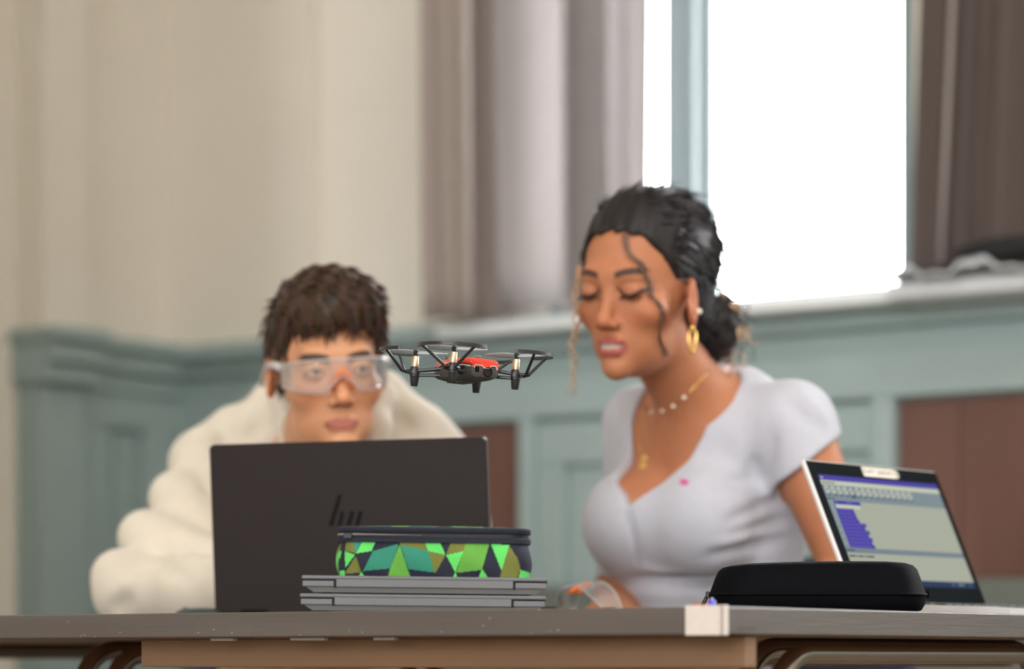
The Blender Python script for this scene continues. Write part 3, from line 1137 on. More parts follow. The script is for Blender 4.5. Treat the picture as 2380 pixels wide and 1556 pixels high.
# dark mouse by the elbow
ms = P(462, 1432, 3.95)
mouse = empty('computer_mouse', Matrix.Translation((ms.x, ms.y, TZ + 0.0003)) @ Matrix.Rotation(R(62), 4, 'Z') @ Matrix.Diagonal((0.8, 0.8, 0.68, 1)), 'dark green grey computer mouse between the cream sleeve and the brown laptop', 'mouse')
mv, mf = [], []
for j in range(13):
    for i in range(28):
        a = 2 * math.pi * i / 28
        t_ = j / 12
        rr_ = math.cos(t_ * math.pi / 2) ** 0.45
        mv.append((0.029 * rr_ * math.cos(a), 0.047 * rr_ * math.sin(a), 0.021 * math.sin(t_ * math.pi / 2)))
for j in range(12):
    for i in range(28):
        a, b = j * 28 + i, j * 28 + (i + 1) % 28
        mf.append((a, b, b + 28, a + 28))
mesh_obj('shell', mv, mf, mat('dark_green_plastic', lin(46, 60, 60), 0.4), mouse)
MB().lathe([(0.006, -0.003), (0.006, 0.003)], (0, 0, 0), 14, Matrix.Translation((0, 0.026, 0.0165)) @ Matrix.Rotation(R(90), 4, 'Y')).build('wheel', M_RUB, mouse)

# ================================================================== drone
DZ = P(1081, 865, 3.45)
drm = Matrix.Translation(DZ) @ Matrix.Rotation(R(3.0), 4, 'Y') @ Matrix.Rotation(R(32.7), 4, 'Z')
drone = empty('drone', drm, 'small black quadcopter drone with a red top hovering over the table', 'drone')
M_DR = mat('drone_black', lin(30, 31, 33), 0.38)
M_DRG = mat('drone_grey_shell', lin(66, 63, 61), 0.5, var=0.05, scale=300)
M_RED = mat('drone_red', lin(232, 58, 34), 0.3, coat=0.4)
M_WHT = mat('drone_white_trim', lin(238, 232, 228), 0.4)
M_GOLD = mat('motor_can', lin(214, 192, 160), 0.38, 1.0)
M_PROP = mat('grey_propeller', lin(190, 192, 196), 0.3, trans=0.35)


def loft_y(secs, n=36, pw=3.2):
    """sections (y, halfwidth, z_low, z_high) with superellipse outlines"""
    mb = MB()
    rings = []
    for y, hw, zl, zh in secs:
        ring = []
        zc, hz = (zl + zh) / 2, (zh - zl) / 2
        for i in range(n):
            a = 2 * math.pi * i / n
            ca, sa = math.cos(a), math.sin(a)
            ring.append(mb.bm.verts.new((hw * math.copysign(abs(ca) ** (2 / pw), ca), y, zc + hz * math.copysign(abs(sa) ** (2 / pw), sa))))
        rings.append(ring)
    for A, B in zip(rings[:-1], rings[1:]):
        for i in range(n):
            j = (i + 1) % n
            mb.bm.faces.new((A[i], A[j], B[j], B[i]))
    mb.bm.faces.new(rings[0][::-1])
    mb.bm.faces.new(rings[-1])
    return mb


mm = 0.001
loft_y([(-.0435, .0155, -.0085, .0075), (-.0425, .0180, -.0100, .0090), (-.030, .0200, -.0115, .0100), (0, .0215, -.0118, .0105), (.028, .0205, -.0105, .0095), (.042, .016, -.008, .007), (.045, .012, -.006, .005)]).build('body', M_DRG, drone, smooth=True, auto=50)
loft_y([(-.0425, .0165, .0035, .0108), (-.041, .0185, .0040, .0126), (-.028, .0205, .0052, .0142), (0, .0218, .0056, .0146), (.028, .0205, .0050, .0130), (.040, .016, .0045, .0100)]).build('red_canopy', M_RED, drone, smooth=True, auto=50)
# stepped lower edge of the canopy on the nose, with its white line
lip = MB()
Mn = Matrix(((1, 0, 0, 0), (0, 0, -1, -0.0425), (0, 1, 0, 0), (0, 0, 0, 1)))
lip.prism([(-.0168, .0085), (-.0168, .0020), (-.0150, .0010), (-.0138, .0045), (-.0050, .0045), (-.0025, .0020), (.0050, .0020), (.0075, .0052), (.0138, .0052), (.0155, .0010), (.0168, .0020), (.0168, .0085)], -0.001, 0.0016, Mn)
lip.build('canopy_lip', M_RED, drone)
edge = [(-.0150, .0010), (-.0138, .0045), (-.0050, .0045), (-.0025, .0020), (.0050, .0020), (.0075, .0052), (.0138, .0052), (.0155, .0010)]
MB().tube([(x, -0.0440, z) for x, z in edge], 0.0005, 6).build('trim_line', M_WHT, drone)
for sg in (-1, 1):
    MB().tube([(sg * .0170, -.0435, .0025), (sg * .0207, -.028, .0050), (sg * .0220, -.008, .0052), (sg * .0222, -.002, .0085), (sg * .0220, .012, .0085), (sg * .0208, .028, .0052)], 0.0005, 6).build('trim_line', M_WHT, drone)
cl = MB()
Mc = Matrix.Translation((0.003, -0.0432, -0.0022)) @ Matrix.Rotation(R(90), 4, 'X')
cl.lathe([(.0058, -.001), (.0058, .0022), (.0047, .0026), (.0044, .0012), (.0002, .0010)], n=22, M=Mc)
cl.build('camera_lens', mat('lens_black', lin(8, 8, 10), 0.12), drone, smooth=True, auto=40)
vent = MB()
for k in range(6):
    vent.box(-.010 + k * .004, -.0085 + k * .004, -.0448, -.0425, -.0096, -.0088)
vent.build('vent_slots', M_GAP, drone)
MB().box(-.0135, -.0085, -.0445, -.0420, -.0030, .0025, .0006).build('indicator', M_LOGO, drone)
MB().box(-.011, .011, -.012, .022, -.0126, -.0112, .0006).build('bottom_plate', M_DRG, drone)

HM = 0.042


def arc_band(mb, cx_, cy_, r_, a0, a1, z0, z1, th, n=26):
    rows = []
    for k in range(n + 1):
        a = a0 + (a1 - a0) * k / n
        ca, sa = math.cos(a), math.sin(a)
        rows.append([mb.bm.verts.new((cx_ + rr * ca, cy_ + rr * sa, z)) for rr, z in ((r_ - th, z0), (r_, z0), (r_, z1), (r_ - th, z1))])
    for A, B in zip(rows[:-1], rows[1:]):
        for i in range(4):
            j = (i + 1) % 4
            mb.bm.faces.new((A[i], A[j], B[j], B[i]))
    mb.bm.faces.new(rows[0][::-1])
    mb.bm.faces.new(rows[-1])


for sx, sy in ((-1, -1), (1, -1), (1, 1), (-1, 1)):
    cx_, cy_ = sx * HM, sy * HM
    ang = math.atan2(sy, sx)
    ox, oy = math.cos(ang), math.sin(ang)
    # arm: two thin bars from the body to the motor pod
    am = MB()
    tx, ty = -oy, ox
    for off, zA, zB in ((0.0028, 0.0035, -0.0005), (-0.0028, 0.0035, -0.0005), (0.0, -0.0045, -0.0055)):
        am.tube([(sx * .015 + tx * off, sy * .020 + ty * off, zA), (cx_ - ox * .003 + tx * off * .6, cy_ - oy * .003 + ty * off * .6, zB)], 0.0019, 6)
    am.build('arm', M_DR, drone)
    MB().lathe([(.0050, -.0075), (.0058, -.0068), (.0058, .0005), (.0052, .0040), (.0048, .0042)], (cx_, cy_, 0), 18).build('motor_pod', M_DR, drone, smooth=True, auto=40)
    mc = MB().lathe([(.0040, .0035), (.0042, .0042), (.0042, .0158), (.0038, .0163)], (cx_, cy_, 0), 20).build('motor', M_GOLD, drone, smooth=True, auto=40)
    MB().lathe([(.0053, -.0072), (.0051, -.0085), (.0040, -.0178), (.0036, -.0182)], (cx_, cy_, 0), 18).build('landing_foot', M_RUB, drone, smooth=True, auto=40)
    # propeller
    pb = MB()
    pb.lathe([(.0016, .0162), (.0024, .0172), (.0024, .0205), (.0030, .0212), (.0030, .0226), (.0018, .0236)], (cx_, cy_, 0), 14)
    hub = pb.build('propeller_hub', M_DR, drone, smooth=True, auto=40)
    pa = {(-1, -1): R(-30), (1, -1): R(128), (1, 1): R(55), (-1, 1): R(142)}[(sx, sy)]
    for h_ in (0, math.pi):
        vv, ff = [], []
        NB = 14
        for k in range(NB + 1):
            t_ = k / NB
            rr = 0.002 + 0.0355 * t_
            ch = 0.0016 + 0.0046 * math.sin(math.pi * min(1, t_ * 0.86 + 0.12)) ** 0.8
            tw = R(26) * (1 - 0.65 * t_)
            for q in (-1, -0.3, 0.4, 1):
                lx_ = q * ch
                zz = 0.0203 + lx_ * math.sin(tw) + 0.0004 * (1 - q * q)
                ax, ay = rr, lx_ * math.cos(tw)
                c_, s_ = math.cos(pa + h_), math.sin(pa + h_)
                vv.append((cx_ + ax * c_ - ay * s_, cy_ + ax * s_ + ay * c_, zz))
        for k in range(NB):
            for q in range(3):
                a = k * 4 + q
                ff.append((a, a + 1, a + 5, a + 4))
        o = mesh_obj('blade', vv, ff, M_PROP, hub)
        md = o.modifiers.new('thick', 'SOLIDIFY')
        md.thickness = 0.0006
    # guard: curved band, two struts, clip round the pod
    g = MB()
    arc_band(g, cx_, cy_, 0.0420, ang - R(76), ang + R(76), 0.0197, 0.0236, 0.0022)
    for sgn in (-1, 1):
        a = ang + sgn * R(48)
        a2 = ang + sgn * R(66)
        g.tube([(cx_ + .0405 * math.cos(a), cy_ + .0405 * math.sin(a), .0205), (cx_ + .0150 * math.cos(a * 0.5 + ang * 0.5), cy_ + .0150 * math.sin(a * 0.5 + ang * 0.5), -.0010),
                (cx_ + .0110 * math.cos(a), cy_ + .0110 * math.sin(a), -.0022), (cx_ + .006 * math.cos(a2), cy_ + .006 * math.sin(a2), -.0022)], [0.0017, 0.0019, 0.0019, 0.0019], 8)
    arc_band(g, cx_, cy_, 0.0082, ang - R(110), ang + R(110), -.0045, .0005, 0.0022, 18)
    g.build('propeller_guard', M_DR, drone, smooth=True, auto=35)
# ================================================================== implicit surfaces for the figures
V3 = lambda p: np.array([p[0], p[1], p[2]], dtype=np.float32)


def ell(Pn, c, r, Rm=None):
    q = Pn - np.asarray(c, np.float32)
    if Rm is not None:
        q = q @ Rm
    r = np.asarray(r, np.float32)
    k0 = np.linalg.norm(q / r, axis=-1)
    k1 = np.linalg.norm(q / (r * r), axis=-1) + 1e-9
    return k0 * (k0 - 1) / k1


def seg_t(Pn, a, b):
    a = np.asarray(a, np.float32)
    ab = np.asarray(b, np.float32) - a
    t = np.clip(((Pn - a) @ ab) / max(float(ab @ ab), 1e-12), 0, 1)
    return t, np.linalg.norm(Pn - a - t[..., None] * ab, axis=-1)


def cap(Pn, a, b, ra, rb=None):
    t, d = seg_t(Pn, a, b)
    return d - (ra + ((ra if rb is None else rb) - ra) * t)


def smin(a, b, k):
    h = np.clip(0.5 + 0.5 * (b - a) / k, 0, 1)
    return b * (1 - h) + a * h - k * h * (1 - h)


def smax(a, b, k):
    return -smin(-a, -b, k)


def chain(Pn, pts, rads, k=0.02):
    d = None
    for (a, b, ra, rb) in zip(pts[:-1], pts[1:], rads[:-1], rads[1:]):
        e = cap(Pn, a, b, ra, rb)
        d = e if d is None else smin(d, e, k)
    return d


def ridge(Pn, a, b, amp, w_):
    t, d = seg_t(Pn, a, b)
    return amp * np.exp(-(d / w_) ** 2) * (0.35 + 0.65 * np.sin(np.pi * np.clip(t * 0.9 + 0.05, 0, 1)))


def fold_line(fn, p0, p1, Y0, Y1, n=7):
    """points of a crease laid on a surface between two picture points"""
    return [V3(hit(fn, p0[0] + (p1[0] - p0[0]) * k / (n - 1), p0[1] + (p1[1] - p0[1]) * k / (n - 1), Y0, Y1)[0]) for k in range(n)]


def crease(Pn, pts, amp, w_):
    lo_, hi_ = np.min(pts, 0) - 3 * w_, np.max(pts, 0) + 3 * w_
    m = ((Pn > lo_) & (Pn < hi_)).all(1)
    out = np.zeros(len(Pn), np.float32)
    if not m.any():
        return out
    Q = Pn[m]
    best = np.full(len(Q), 1e9, np.float32)
    tt = np.zeros(len(Q), np.float32)
    n = len(pts) - 1
    for i in range(n):
        t, d = seg_t(Q, pts[i], pts[i + 1])
        u = d < best
        best = np.where(u, d, best)
        tt = np.where(u, (i + t) / n, tt)
    out[m] = amp * np.exp(-(best / w_) ** 2) * np.sin(np.pi * np.clip(tt * 0.94 + 0.03, 0, 1)) ** 0.6
    return out


def surface(fn, lo, hi, h):
    """surface nets over a box, evaluated only near the surface"""
    lo, hi = np.asarray(lo, np.float32), np.asarray(hi, np.float32)
    B = 4
    nb_ = np.ceil((hi - lo) / (h * B)).astype(int)
    n = nb_ * B + 1
    ax = [lo[i] + np.arange(n[i], dtype=np.float32) * h for i in range(3)]
    cx = [lo[i] + (np.arange(nb_[i], dtype=np.float32) + 0.5) * h * B for i in range(3)]
    G = np.stack(np.meshgrid(*cx, indexing='ij'), -1).reshape(-1, 3)
    dc = np.concatenate([fn(g) for g in np.array_split(G, max(1, len(G) // 200000))]).reshape(nb_)
    near = np.abs(dc) < h * B * 1.9
    f = np.repeat(np.repeat(np.repeat(dc, B, 0), B, 1), B, 2)
    m = np.repeat(np.repeat(np.repeat(near, B, 0), B, 1), B, 2)
    f = np.pad(f, ((0, 1),) * 3, mode='edge')
    m = np.pad(m, ((0, 1),) * 3, mode='edge')
    for axis in range(3):
        m = m | np.roll(m, 1, axis)
    idx = np.argwhere(m)
    pts = np.stack([ax[0][idx[:, 0]], ax[1][idx[:, 1]], ax[2][idx[:, 2]]], -1)
    vals = np.concatenate([fn(g) for g in np.array_split(pts, max(1, len(pts) // 200000))])
    f[m] = vals
    ins = f < 0
    c = np.zeros(tuple(n - 1), np.int8)
    for i in (0, 1):
        for j in (0, 1):
            for k in (0, 1):
                c += ins[i:n[0] - 1 + i, j:n[1] - 1 + j, k:n[2] - 1 + k]
    act = (c > 0) & (c < 8)
    cell = np.argwhere(act)
    vid = -np.ones(act.shape, np.int64)
    vid[act] = np.arange(len(cell))
    acc = np.zeros((len(cell), 3))
    cnt = np.zeros(len(cell))
    cor = [(i, j, k) for i in (0, 1) for j in (0, 1) for k in (0, 1)]
    for p in cor:
        for q in cor:
            if sum(abs(a - b) for a, b in zip(p, q)) == 1 and p < q:
                fa = f[cell[:, 0] + p[0], cell[:, 1] + p[1], cell[:, 2] + p[2]]
                fb = f[cell[:, 0] + q[0], cell[:, 1] + q[1], cell[:, 2] + q[2]]
                x = (fa < 0) != (fb < 0)
                t = np.where(x, fa / np.where(np.abs(fa - fb) < 1e-12, 1, fa - fb), 0)
                pt = np.array(p)[None] + t[:, None] * (np.array(q) - np.array(p))[None]
                acc += np.where(x[:, None], pt, 0)
                cnt += x
    verts = lo + (cell + acc / cnt[:, None]) * h
    quads = []
    for axis in range(3):
        sl0 = [slice(None)] * 3
        sl1 = [slice(None)] * 3
        sl0[axis] = slice(0, n[axis] - 1)
        sl1[axis] = slice(1, n[axis])
        ch = ins[tuple(sl0)] != ins[tuple(sl1)]
        e = np.argwhere(ch)
        a1, a2 = (axis + 1) % 3, (axis + 2) % 3
        ok = (e[:, a1] > 0) & (e[:, a2] > 0) & (e[:, a1] < n[a1] - 1) & (e[:, a2] < n[a2] - 1)
        e = e[ok]

        def at(d1, d2):
            q = e.copy()
            q[:, a1] += d1
            q[:, a2] += d2
            return vid[q[:, 0], q[:, 1], q[:, 2]]
        Q = np.stack([at(-1, -1), at(0, -1), at(0, 0), at(-1, 0)], -1)
        flip = ~ins[e[:, 0], e[:, 1], e[:, 2]]
        Q[flip] = Q[flip][:, ::-1]
        quads.append(Q)
    quads = np.concatenate(quads)
    quads = quads[(quads >= 0).all(1)]
    return verts.astype(np.float32), quads


def merge(parts):
    vs_, fs_, n = [], [], 0
    for v, f in parts:
        vs_.append(v)
        fs_.append(f + n)
        n += len(v)
    return np.concatenate(vs_), np.concatenate(fs_)


def normals_of(fn, pts, e=0.001):
    g = np.stack([fn(pts + np.eye(3, dtype=np.float32)[i] * e) - fn(pts - np.eye(3, dtype=np.float32)[i] * e) for i in range(3)], -1)
    return g / (np.linalg.norm(g, axis=-1, keepdims=True) + 1e-9)


def hit(fn, px, py, Y0, Y1):
    """first point of a surface on the sight line through a picture point"""
    ys = np.linspace(Y0, Y1, 900, dtype=np.float32)
    pts = np.array([V3(P(px, py, float(y))) for y in ys])
    d = fn(pts)
    w_ = np.where(d < 0)[0]
    if len(w_) == 0:
        return Vector(pts[int(np.argmin(d))]), False
    return Vector(pts[w_[0]]), True


def rot(yaw, pitch, roll):
    return Matrix.Rotation(R(yaw), 3, 'Z') @ Matrix.Rotation(R(pitch), 3, 'X') @ Matrix.Rotation(R(roll), 3, 'Y')


def head_sdf(q, woman=False):
    """head looking along -y, eyes at z = 0"""
    jw = 0.90 if woman else 0.93
    d = ell(q, (0, .012, .034), (.0745, .096, .086))
    d = smin(d, ell(q, (0, -.028, -.030), (.060 * jw, .062, .084)), .03)
    d = smin(d, ell(q, (0, -.030, -.074), (.052 * jw, .054, .040)), .025)
    d = smin(d, ell(q, (0, -.078, -.103), (.020 * jw, .017, .016)), .022)
    d = smin(d, cap(q, (-.034, -.078, .020), (.034, -.078, .020), .0125 if not woman else .0115), .022)
    for s in (-1, 1):
        d = smin(d, ell(q, (s * .044, -.058, -.028), (.021, .022, .018)), .022)
        d = smax(d, -ell(q, (s * .0325, -.104, -.001), (.019, .020, .012)), .014)
    # nose
    d = smin(d, cap(q, (0, -.084, .006), (0, -.1045 if woman else -.107, -.035), .0058 if woman else .0065, .0088), .012)
    d = smin(d, ell(q, (0, -.1065 if woman else -.109, -.0385), (.0095, .0092, .0082)), .008)
    for s in (-1, 1):
        d = smin(d, ell(q, (s * (.0108 if woman else .0125), -.0965, -.043), (.0066 if woman else .0075, .0090, .0062)), .006)
        d = smax(d, -ell(q, (s * .0065, -.103, -.0505), (.0035, .005, .003)), .003)
        # lids
        d = smin(d, ell(q, (s * .0325, -.0775, 0.0), (.0155, .0150, .0135)), .004)
        # ears
        ey_, ez_ = (.000, -.022) if woman else (.012, -.005)
        e = ell(q, (s * .0775, ey_, ez_), (.0075, .021, .034 if woman else .029), np.array(Matrix.Rotation(R(s * 24), 3, 'Z') @ Matrix.Rotation(R(-10), 3, 'X'), np.float32))
        e = smax(e, -ell(q, (s * .0860, ey_ - .007, ez_ + .004), (.006, .0105, .020)), .006)
        d = smin(d, e, .006)
    if woman:
        # parted lips with teeth between them
        d = smax(d, -ell(q, (0, -.096, -.0722), (.0180, .012, .0054)), .004)
        d = smin(d, ell(q, (0, -.0830, -.0710), (.0195, .0070, .0062)), .002)
        d = smin(d, cap(q, (-.013, -.0910, -.0655), (.013, -.0910, -.0655), .0046), .006)
        d = smin(d, cap(q, (-.011, -.0910, -.0800), (.011, -.0910, -.0800), .0056), .006)
    else:
        d = smin(d, cap(q, (-.015, -.0885, -.0695), (.015, -.0885, -.0695), .0044), .006)
        d = smin(d, cap(q, (-.012, -.0880, -.0778), (.012, -.0880, -.0778), .0054), .006)
        d = smax(d, -cap(q, (-.021, -.0965, -.0735), (.021, -.0965, -.0735), .0016), .003)
        for s in (-1, 1):
            d = smax(d, -ell(q, (s * .0325, -.0965, -.0010), (.0125, .0085, .0034)), .002)
    return d


def sm01(x, a, b):
    t = np.clip((x - a) / (b - a), 0, 1)
    return t * t * (3 - 2 * t)


def head_colors(q, base, lip, brow, woman):
    n = len(q)
    c = np.tile(np.asarray(base, np.float32), (n, 1))
    x, y, z = np.abs(q[:, 0]), q[:, 1], q[:, 2]

    def blend(m, colr):
        nonlocal c
        c = c * (1 - m[:, None]) + np.asarray(colr, np.float32)[None] * m[:, None]
    # warm cheeks and ears, nose tip
    rosy = (base[0] * 1.04, base[1] * 0.82, base[2] * 0.78)
    blend(0.55 * np.exp(-(((x - .042) / .02) ** 2 + ((z + .035) / .018) ** 2)) * (y < -.03), rosy)
    blend(0.6 * np.exp(-((x / .012) ** 2 + ((z + .042) / .012) ** 2)) * (y < -.09), rosy)
    blend(0.6 * (x > .074) * (z > -.06) * (z < .04), rosy)
    # brows
    zb = (.0195 if not woman else .0265) - 7.5 * (x - .036) ** 2 + 0.05 * (x - .03)
    th_ = np.where(x < .045, .0052, .0052 - (x - .045) * 0.25) * (1.0 if woman else 1.25)
    m = (1 - sm01(np.abs(z - zb), th_ * 0.6, th_ * 1.15)) * sm01(x, .010, .016) * (1 - sm01(x, .047, .053)) * (y < -.045)
    blend(m * 0.92, brow)
    front = y < -.075
    if woman:
        lw = np.clip(1 - (x / .0235) ** 2, 0, 1)
        up = (z < -.0585 - .001 * (1 - lw)) & (z > -.0712)
        lo_ = (z <= -.0712) & (z > -.0885)
        blend(((up | lo_) & (x < .0235) & front & (np.abs(z + .0735) < .0145 * lw ** 0.5)) * 0.9, lip)
        gap = (np.abs(z + .0722) < .0050) & (x < .0170) & (y > -.0922) & (y < -.070)
        blend(gap * 0.8, (0.20, 0.075, 0.06))
        teeth = (np.abs(z + .0722) < .0037 * np.clip(1 - (x / .0165) ** 2, 0, 1) ** 0.5) & front
        blend(teeth * 0.9, (0.47, 0.38, 0.33))
        # lash line at the lower edge of the lowered lid, soft lid tone
        zl = -.0068 + 0.5 * (x - .0325) ** 2 / .0155
        m = (1 - sm01(np.abs(z - zl), .0022, .0042)) * (np.abs(x - .0325) < .0185) * (y < -.066)
        blend(m * 0.98, (0.008, 0.006, 0.006))
        m = np.exp(-(((x - .0325) / .015) ** 2 + ((z - .001) / .006) ** 2)) * (y < -.07)
        blend(m * 0.35, (base[0] * 0.6, base[1] * 0.5, base[2] * 0.5))
    else:
        lw = np.clip(1 - (x / .0245) ** 2, 0, 1)
        m = (x < .0245) & front & (np.abs(z + .0735) < .0092 * lw ** 0.5)
        blend(m * 0.8, lip)
        zl = .0040 - 0.5 * (x - .0325) ** 2 / .0125
        m = (1 - sm01(np.abs(z - zl), .0008, .0022)) * (np.abs(x - .0325) < .0145) * (y < -.066)
        blend(m * 0.9, (0.02, 0.013, 0.010))
    return c


def hand_sdf(Pn, wrist, fwd, down, side, curl=0.35):
    """palm with four fingers and a thumb; fwd along the fingers, side toward the thumb"""
    wrist, fwd, down, side = [V3(Vector(v)) for v in (wrist, Vector(fwd).normalized(), Vector(down).normalized(), Vector(side).normalized())]
    d = chain(Pn, [wrist, wrist + fwd * .035, wrist + fwd * .075], [.024, .024, .020], .02)
    for s in (-.018, .018):
        d = smin(d, cap(Pn, wrist + fwd * .02 + side * s, wrist + fwd * .075 + side * s * 1.2, .014, .013), .014)
    for i, (s, L) in enumerate(((.028, .068), (.010, .076), (-.009, .071), (-.027, .056))):
        p0 = wrist + fwd * (.078 - abs(s) * .15) + side * s
        a1, a2, a3 = curl * 0.5, curl * 1.3, curl * 2.2
        p1 = p0 + (fwd * math.cos(a1) + down * math.sin(a1)) * L * .45
        p2 = p1 + (fwd * math.cos(a2) + down * math.sin(a2)) * L * .32
        p3 = p2 + (fwd * math.cos(a3) + down * math.sin(a3)) * L * .23
        d = smin(d, chain(Pn, [p0, p1, p2, p3], [.0092, .0085, .0078, .0066], .004), .006)
    t0 = wrist + fwd * .022 + side * .024
    t1 = t0 + (fwd * .7 + side * .7) * .034 + down * .008
    t2 = t1 + (fwd * .92 + side * .3) * .030 + down * .010
    d = smin(d, chain(Pn, [t0, t1, t2], [.0125, .0102, .0080], .006), .01)
    return d


M_HAIRB = mat('brown_hair', (1, 1, 1), 0.5, var=0.2, scale=90, attr='Col', spec=0.35)


def tufts(fn, seeds, flow, length, rad, nseg, rng_, lift=0.35, grav=0.0, curl=0.0, colr=None, jitter=0.25):
    """tapered locks that lie along a surface; returns verts, faces, colours"""
    nrm = normals_of(fn, seeds)
    V, Fc, Cc = [], [], []
    nv = 0
    for p, nn in zip(seeds, nrm):
        L = length * rng_.uniform(0.7, 1.25)
        r0 = rad * rng_.uniform(0.7, 1.3)
        f = flow(p) + np.array([rng_.gauss(0, jitter) for _ in range(3)])
        f = f - nn * (f @ nn)
        f /= np.linalg.norm(f) + 1e-9
        sd = np.cross(nn, f)
        ph = rng_.uniform(0, 6.28)
        base = colr(rng_)
        pos = p - nn * r0 * 0.6
        for k in range(nseg + 1):
            t = k / nseg
            w_ = r0 * (0.55 + 0.9 * t if t < 0.45 else (1 - t) * 1.73 + 0.02)
            off = sd * (curl * math.sin(ph + t * 9)) if curl else 0
            c = pos + f * (L * t) + nn * (lift * L * t * (1 - 0.55 * t)) + np.array([0, 0, -grav * L * t * t]) + off
            for a in range(3):
                an = 2 * math.pi * a / 3
                V.append(c + (sd * math.cos(an) + nn * math.sin(an) * 0.6) * w_)
                Cc.append(base)
        for k in range(nseg):
            for a in range(3):
                b = (a + 1) % 3
                Fc.append((nv + k * 3 + a, nv + k * 3 + b, nv + k * 3 + 3 + b, nv + k * 3 + 3 + a))
        nv += 3 * (nseg + 1)
    return np.array(V, np.float32), np.array(Fc, np.int64), np.array(Cc, np.float32)


def add_tufts(v, f, c, tv, tf, tc):
    return np.concatenate([v, tv]), np.concatenate([f, tf + len(v)]), np.concatenate([c, tc])


def person_root(name, verts, faces, cols, m, base, label):
    o = mesh_obj(name, verts - V3(base), faces, m, None, Matrix.Translation(base), colors=cols)
    return tag(o, label, 'person')


def child(name, verts, faces, m, root, base, cols=None, smooth=True):
    return mesh_obj(name, np.asarray(verts) - V3(base), faces, m, root, None, smooth=smooth, colors=cols)


M_SKIN_B = mat('light_skin', (1, 1, 1), 0.5, attr='Col', var=0.05, scale=60, sub=0.12, spec=0.4)
M_SKIN_W = mat('tan_skin', (1, 1, 1), 0.62, attr='Col', var=0.05, scale=60, sub=0.12, spec=0.45)
M_HOOD = mat('cream_fleece', lin(216, 206, 190), 0.9, var=0.05, scale=25, bump=0.15, bscale=500, sheen=0.3)
M_TEE = mat('pale_grey_jersey', lin(186, 187, 197), 0.85, var=0.03, scale=80, bump=0.08, bscale=900, sheen=0.2)
M_DENIM = mat('dark_denim', lin(44, 52, 74), 0.8, var=0.15, scale=120)
M_SHOE = mat('shoe_canvas', lin(60, 60, 64), 0.7)


def eye(name, c_local, look, root, base, HM4, r=.0122):
    """white ball with a dark iris, turned to look along a head-space direction"""
    vs_, fs_, cs_ = [], [], []
    lk = Vector(look).normalized()
    q = lk.to_track_quat('-Y', 'Z').to_matrix()
    n, m_ = 20, 16
    for j in range(m_ + 1):
        th = math.pi * j / m_
        for i in range(n):
            a = 2 * math.pi * i / n
            d = q @ Vector((math.sin(th) * math.cos(a), -math.cos(th), math.sin(th) * math.sin(a)))
            vs_.append(HM4 @ (Vector(c_local) + d * r))
            cs_.append((0.01, 0.008, 0.007) if th < 0.22 else ((0.06, 0.03, 0.015) if th < 0.5 else (0.78, 0.75, 0.72)))
    for j in range(m_):
        for i in range(n):
            a, b = j * n + i, j * n + (i + 1) % n
            fs_.append((a, b, b + n, a + n))
    return child(name, [V3(v) for v in vs_], fs_, mat('eye_gloss', (1, 1, 1), 0.12, attr='Col'), root, base, cs_)


def legs(root, base, hipL, hipR, kneeL, kneeR, footL, footR, fwd, m):
    def fn(Pn):
        d = chain(Pn, [V3(hipL), V3(kneeL), V3(footL)], [.085, .065, .050], .03)
        d = smin(d, chain(Pn, [V3(hipR), V3(kneeR), V3(footR)], [.085, .065, .050], .03), .03)
        return smin(d, cap(Pn, V3(hipL), V3(hipR), .10), .05)
    allp = np.array([V3(v) for v in (hipL, hipR, kneeL, kneeR, footL, footR)])
    v, f = surface(fn, allp.min(0) - .14, allp.max(0) + .14, .012)
    child('trousers', v, f, m, root, base)
    for ft in (footL, footR):
        a = Vector(ft) + Vector((0, 0, -0.045))
        b = a + Vector(fwd).normalized() * 0.13
        sf = lambda Pn, a=a, b=b: np.maximum(smin(cap(Pn, V3(a), V3(b), .042, .036), cap(Pn, V3(a), V3(Vector(ft) + Vector((0, 0, .02))), .044), .02), -(Pn[:, 2] - 0.002))
        lo_ = np.minimum(V3(a), V3(b)) - .06
        lo_[2] = -0.006
        v, f = surface(sf, lo_, np.maximum(V3(a), V3(b)) + .07, .008)
        child('shoe', v, f, M_SHOE, root, base)


# ================================================================== the boy in the cream hoodie
HcB = P(757, 862, 4.20)
RB = rot(15, 5, -5)
RBn = np.array(RB, np.float32)
HB4 = Matrix.Translation(HcB) @ RB.to_4x4()
hB = V3(HcB)
neckB = P(748, 1040, 4.40)
shL, shR = P(985, 1115, 4.52), P(515, 1118, 4.55)
elR, elL = P(302, 1376, 4.28), P(1046, 1392, 4.32)
waB, waB2 = P(560, 1368, 4.08), P(930, 1370, 4.10)
chestB = P(742, 1250, 4.62)
bellyB = Vector((-0.30, 4.80, 0.72))
hipB = Vector((-0.30, 4.90, 0.52))
fwdB = Vector((0.12, -1, 0)).normalized()
baseB = Vector((hipB.x, hipB.y, 0))


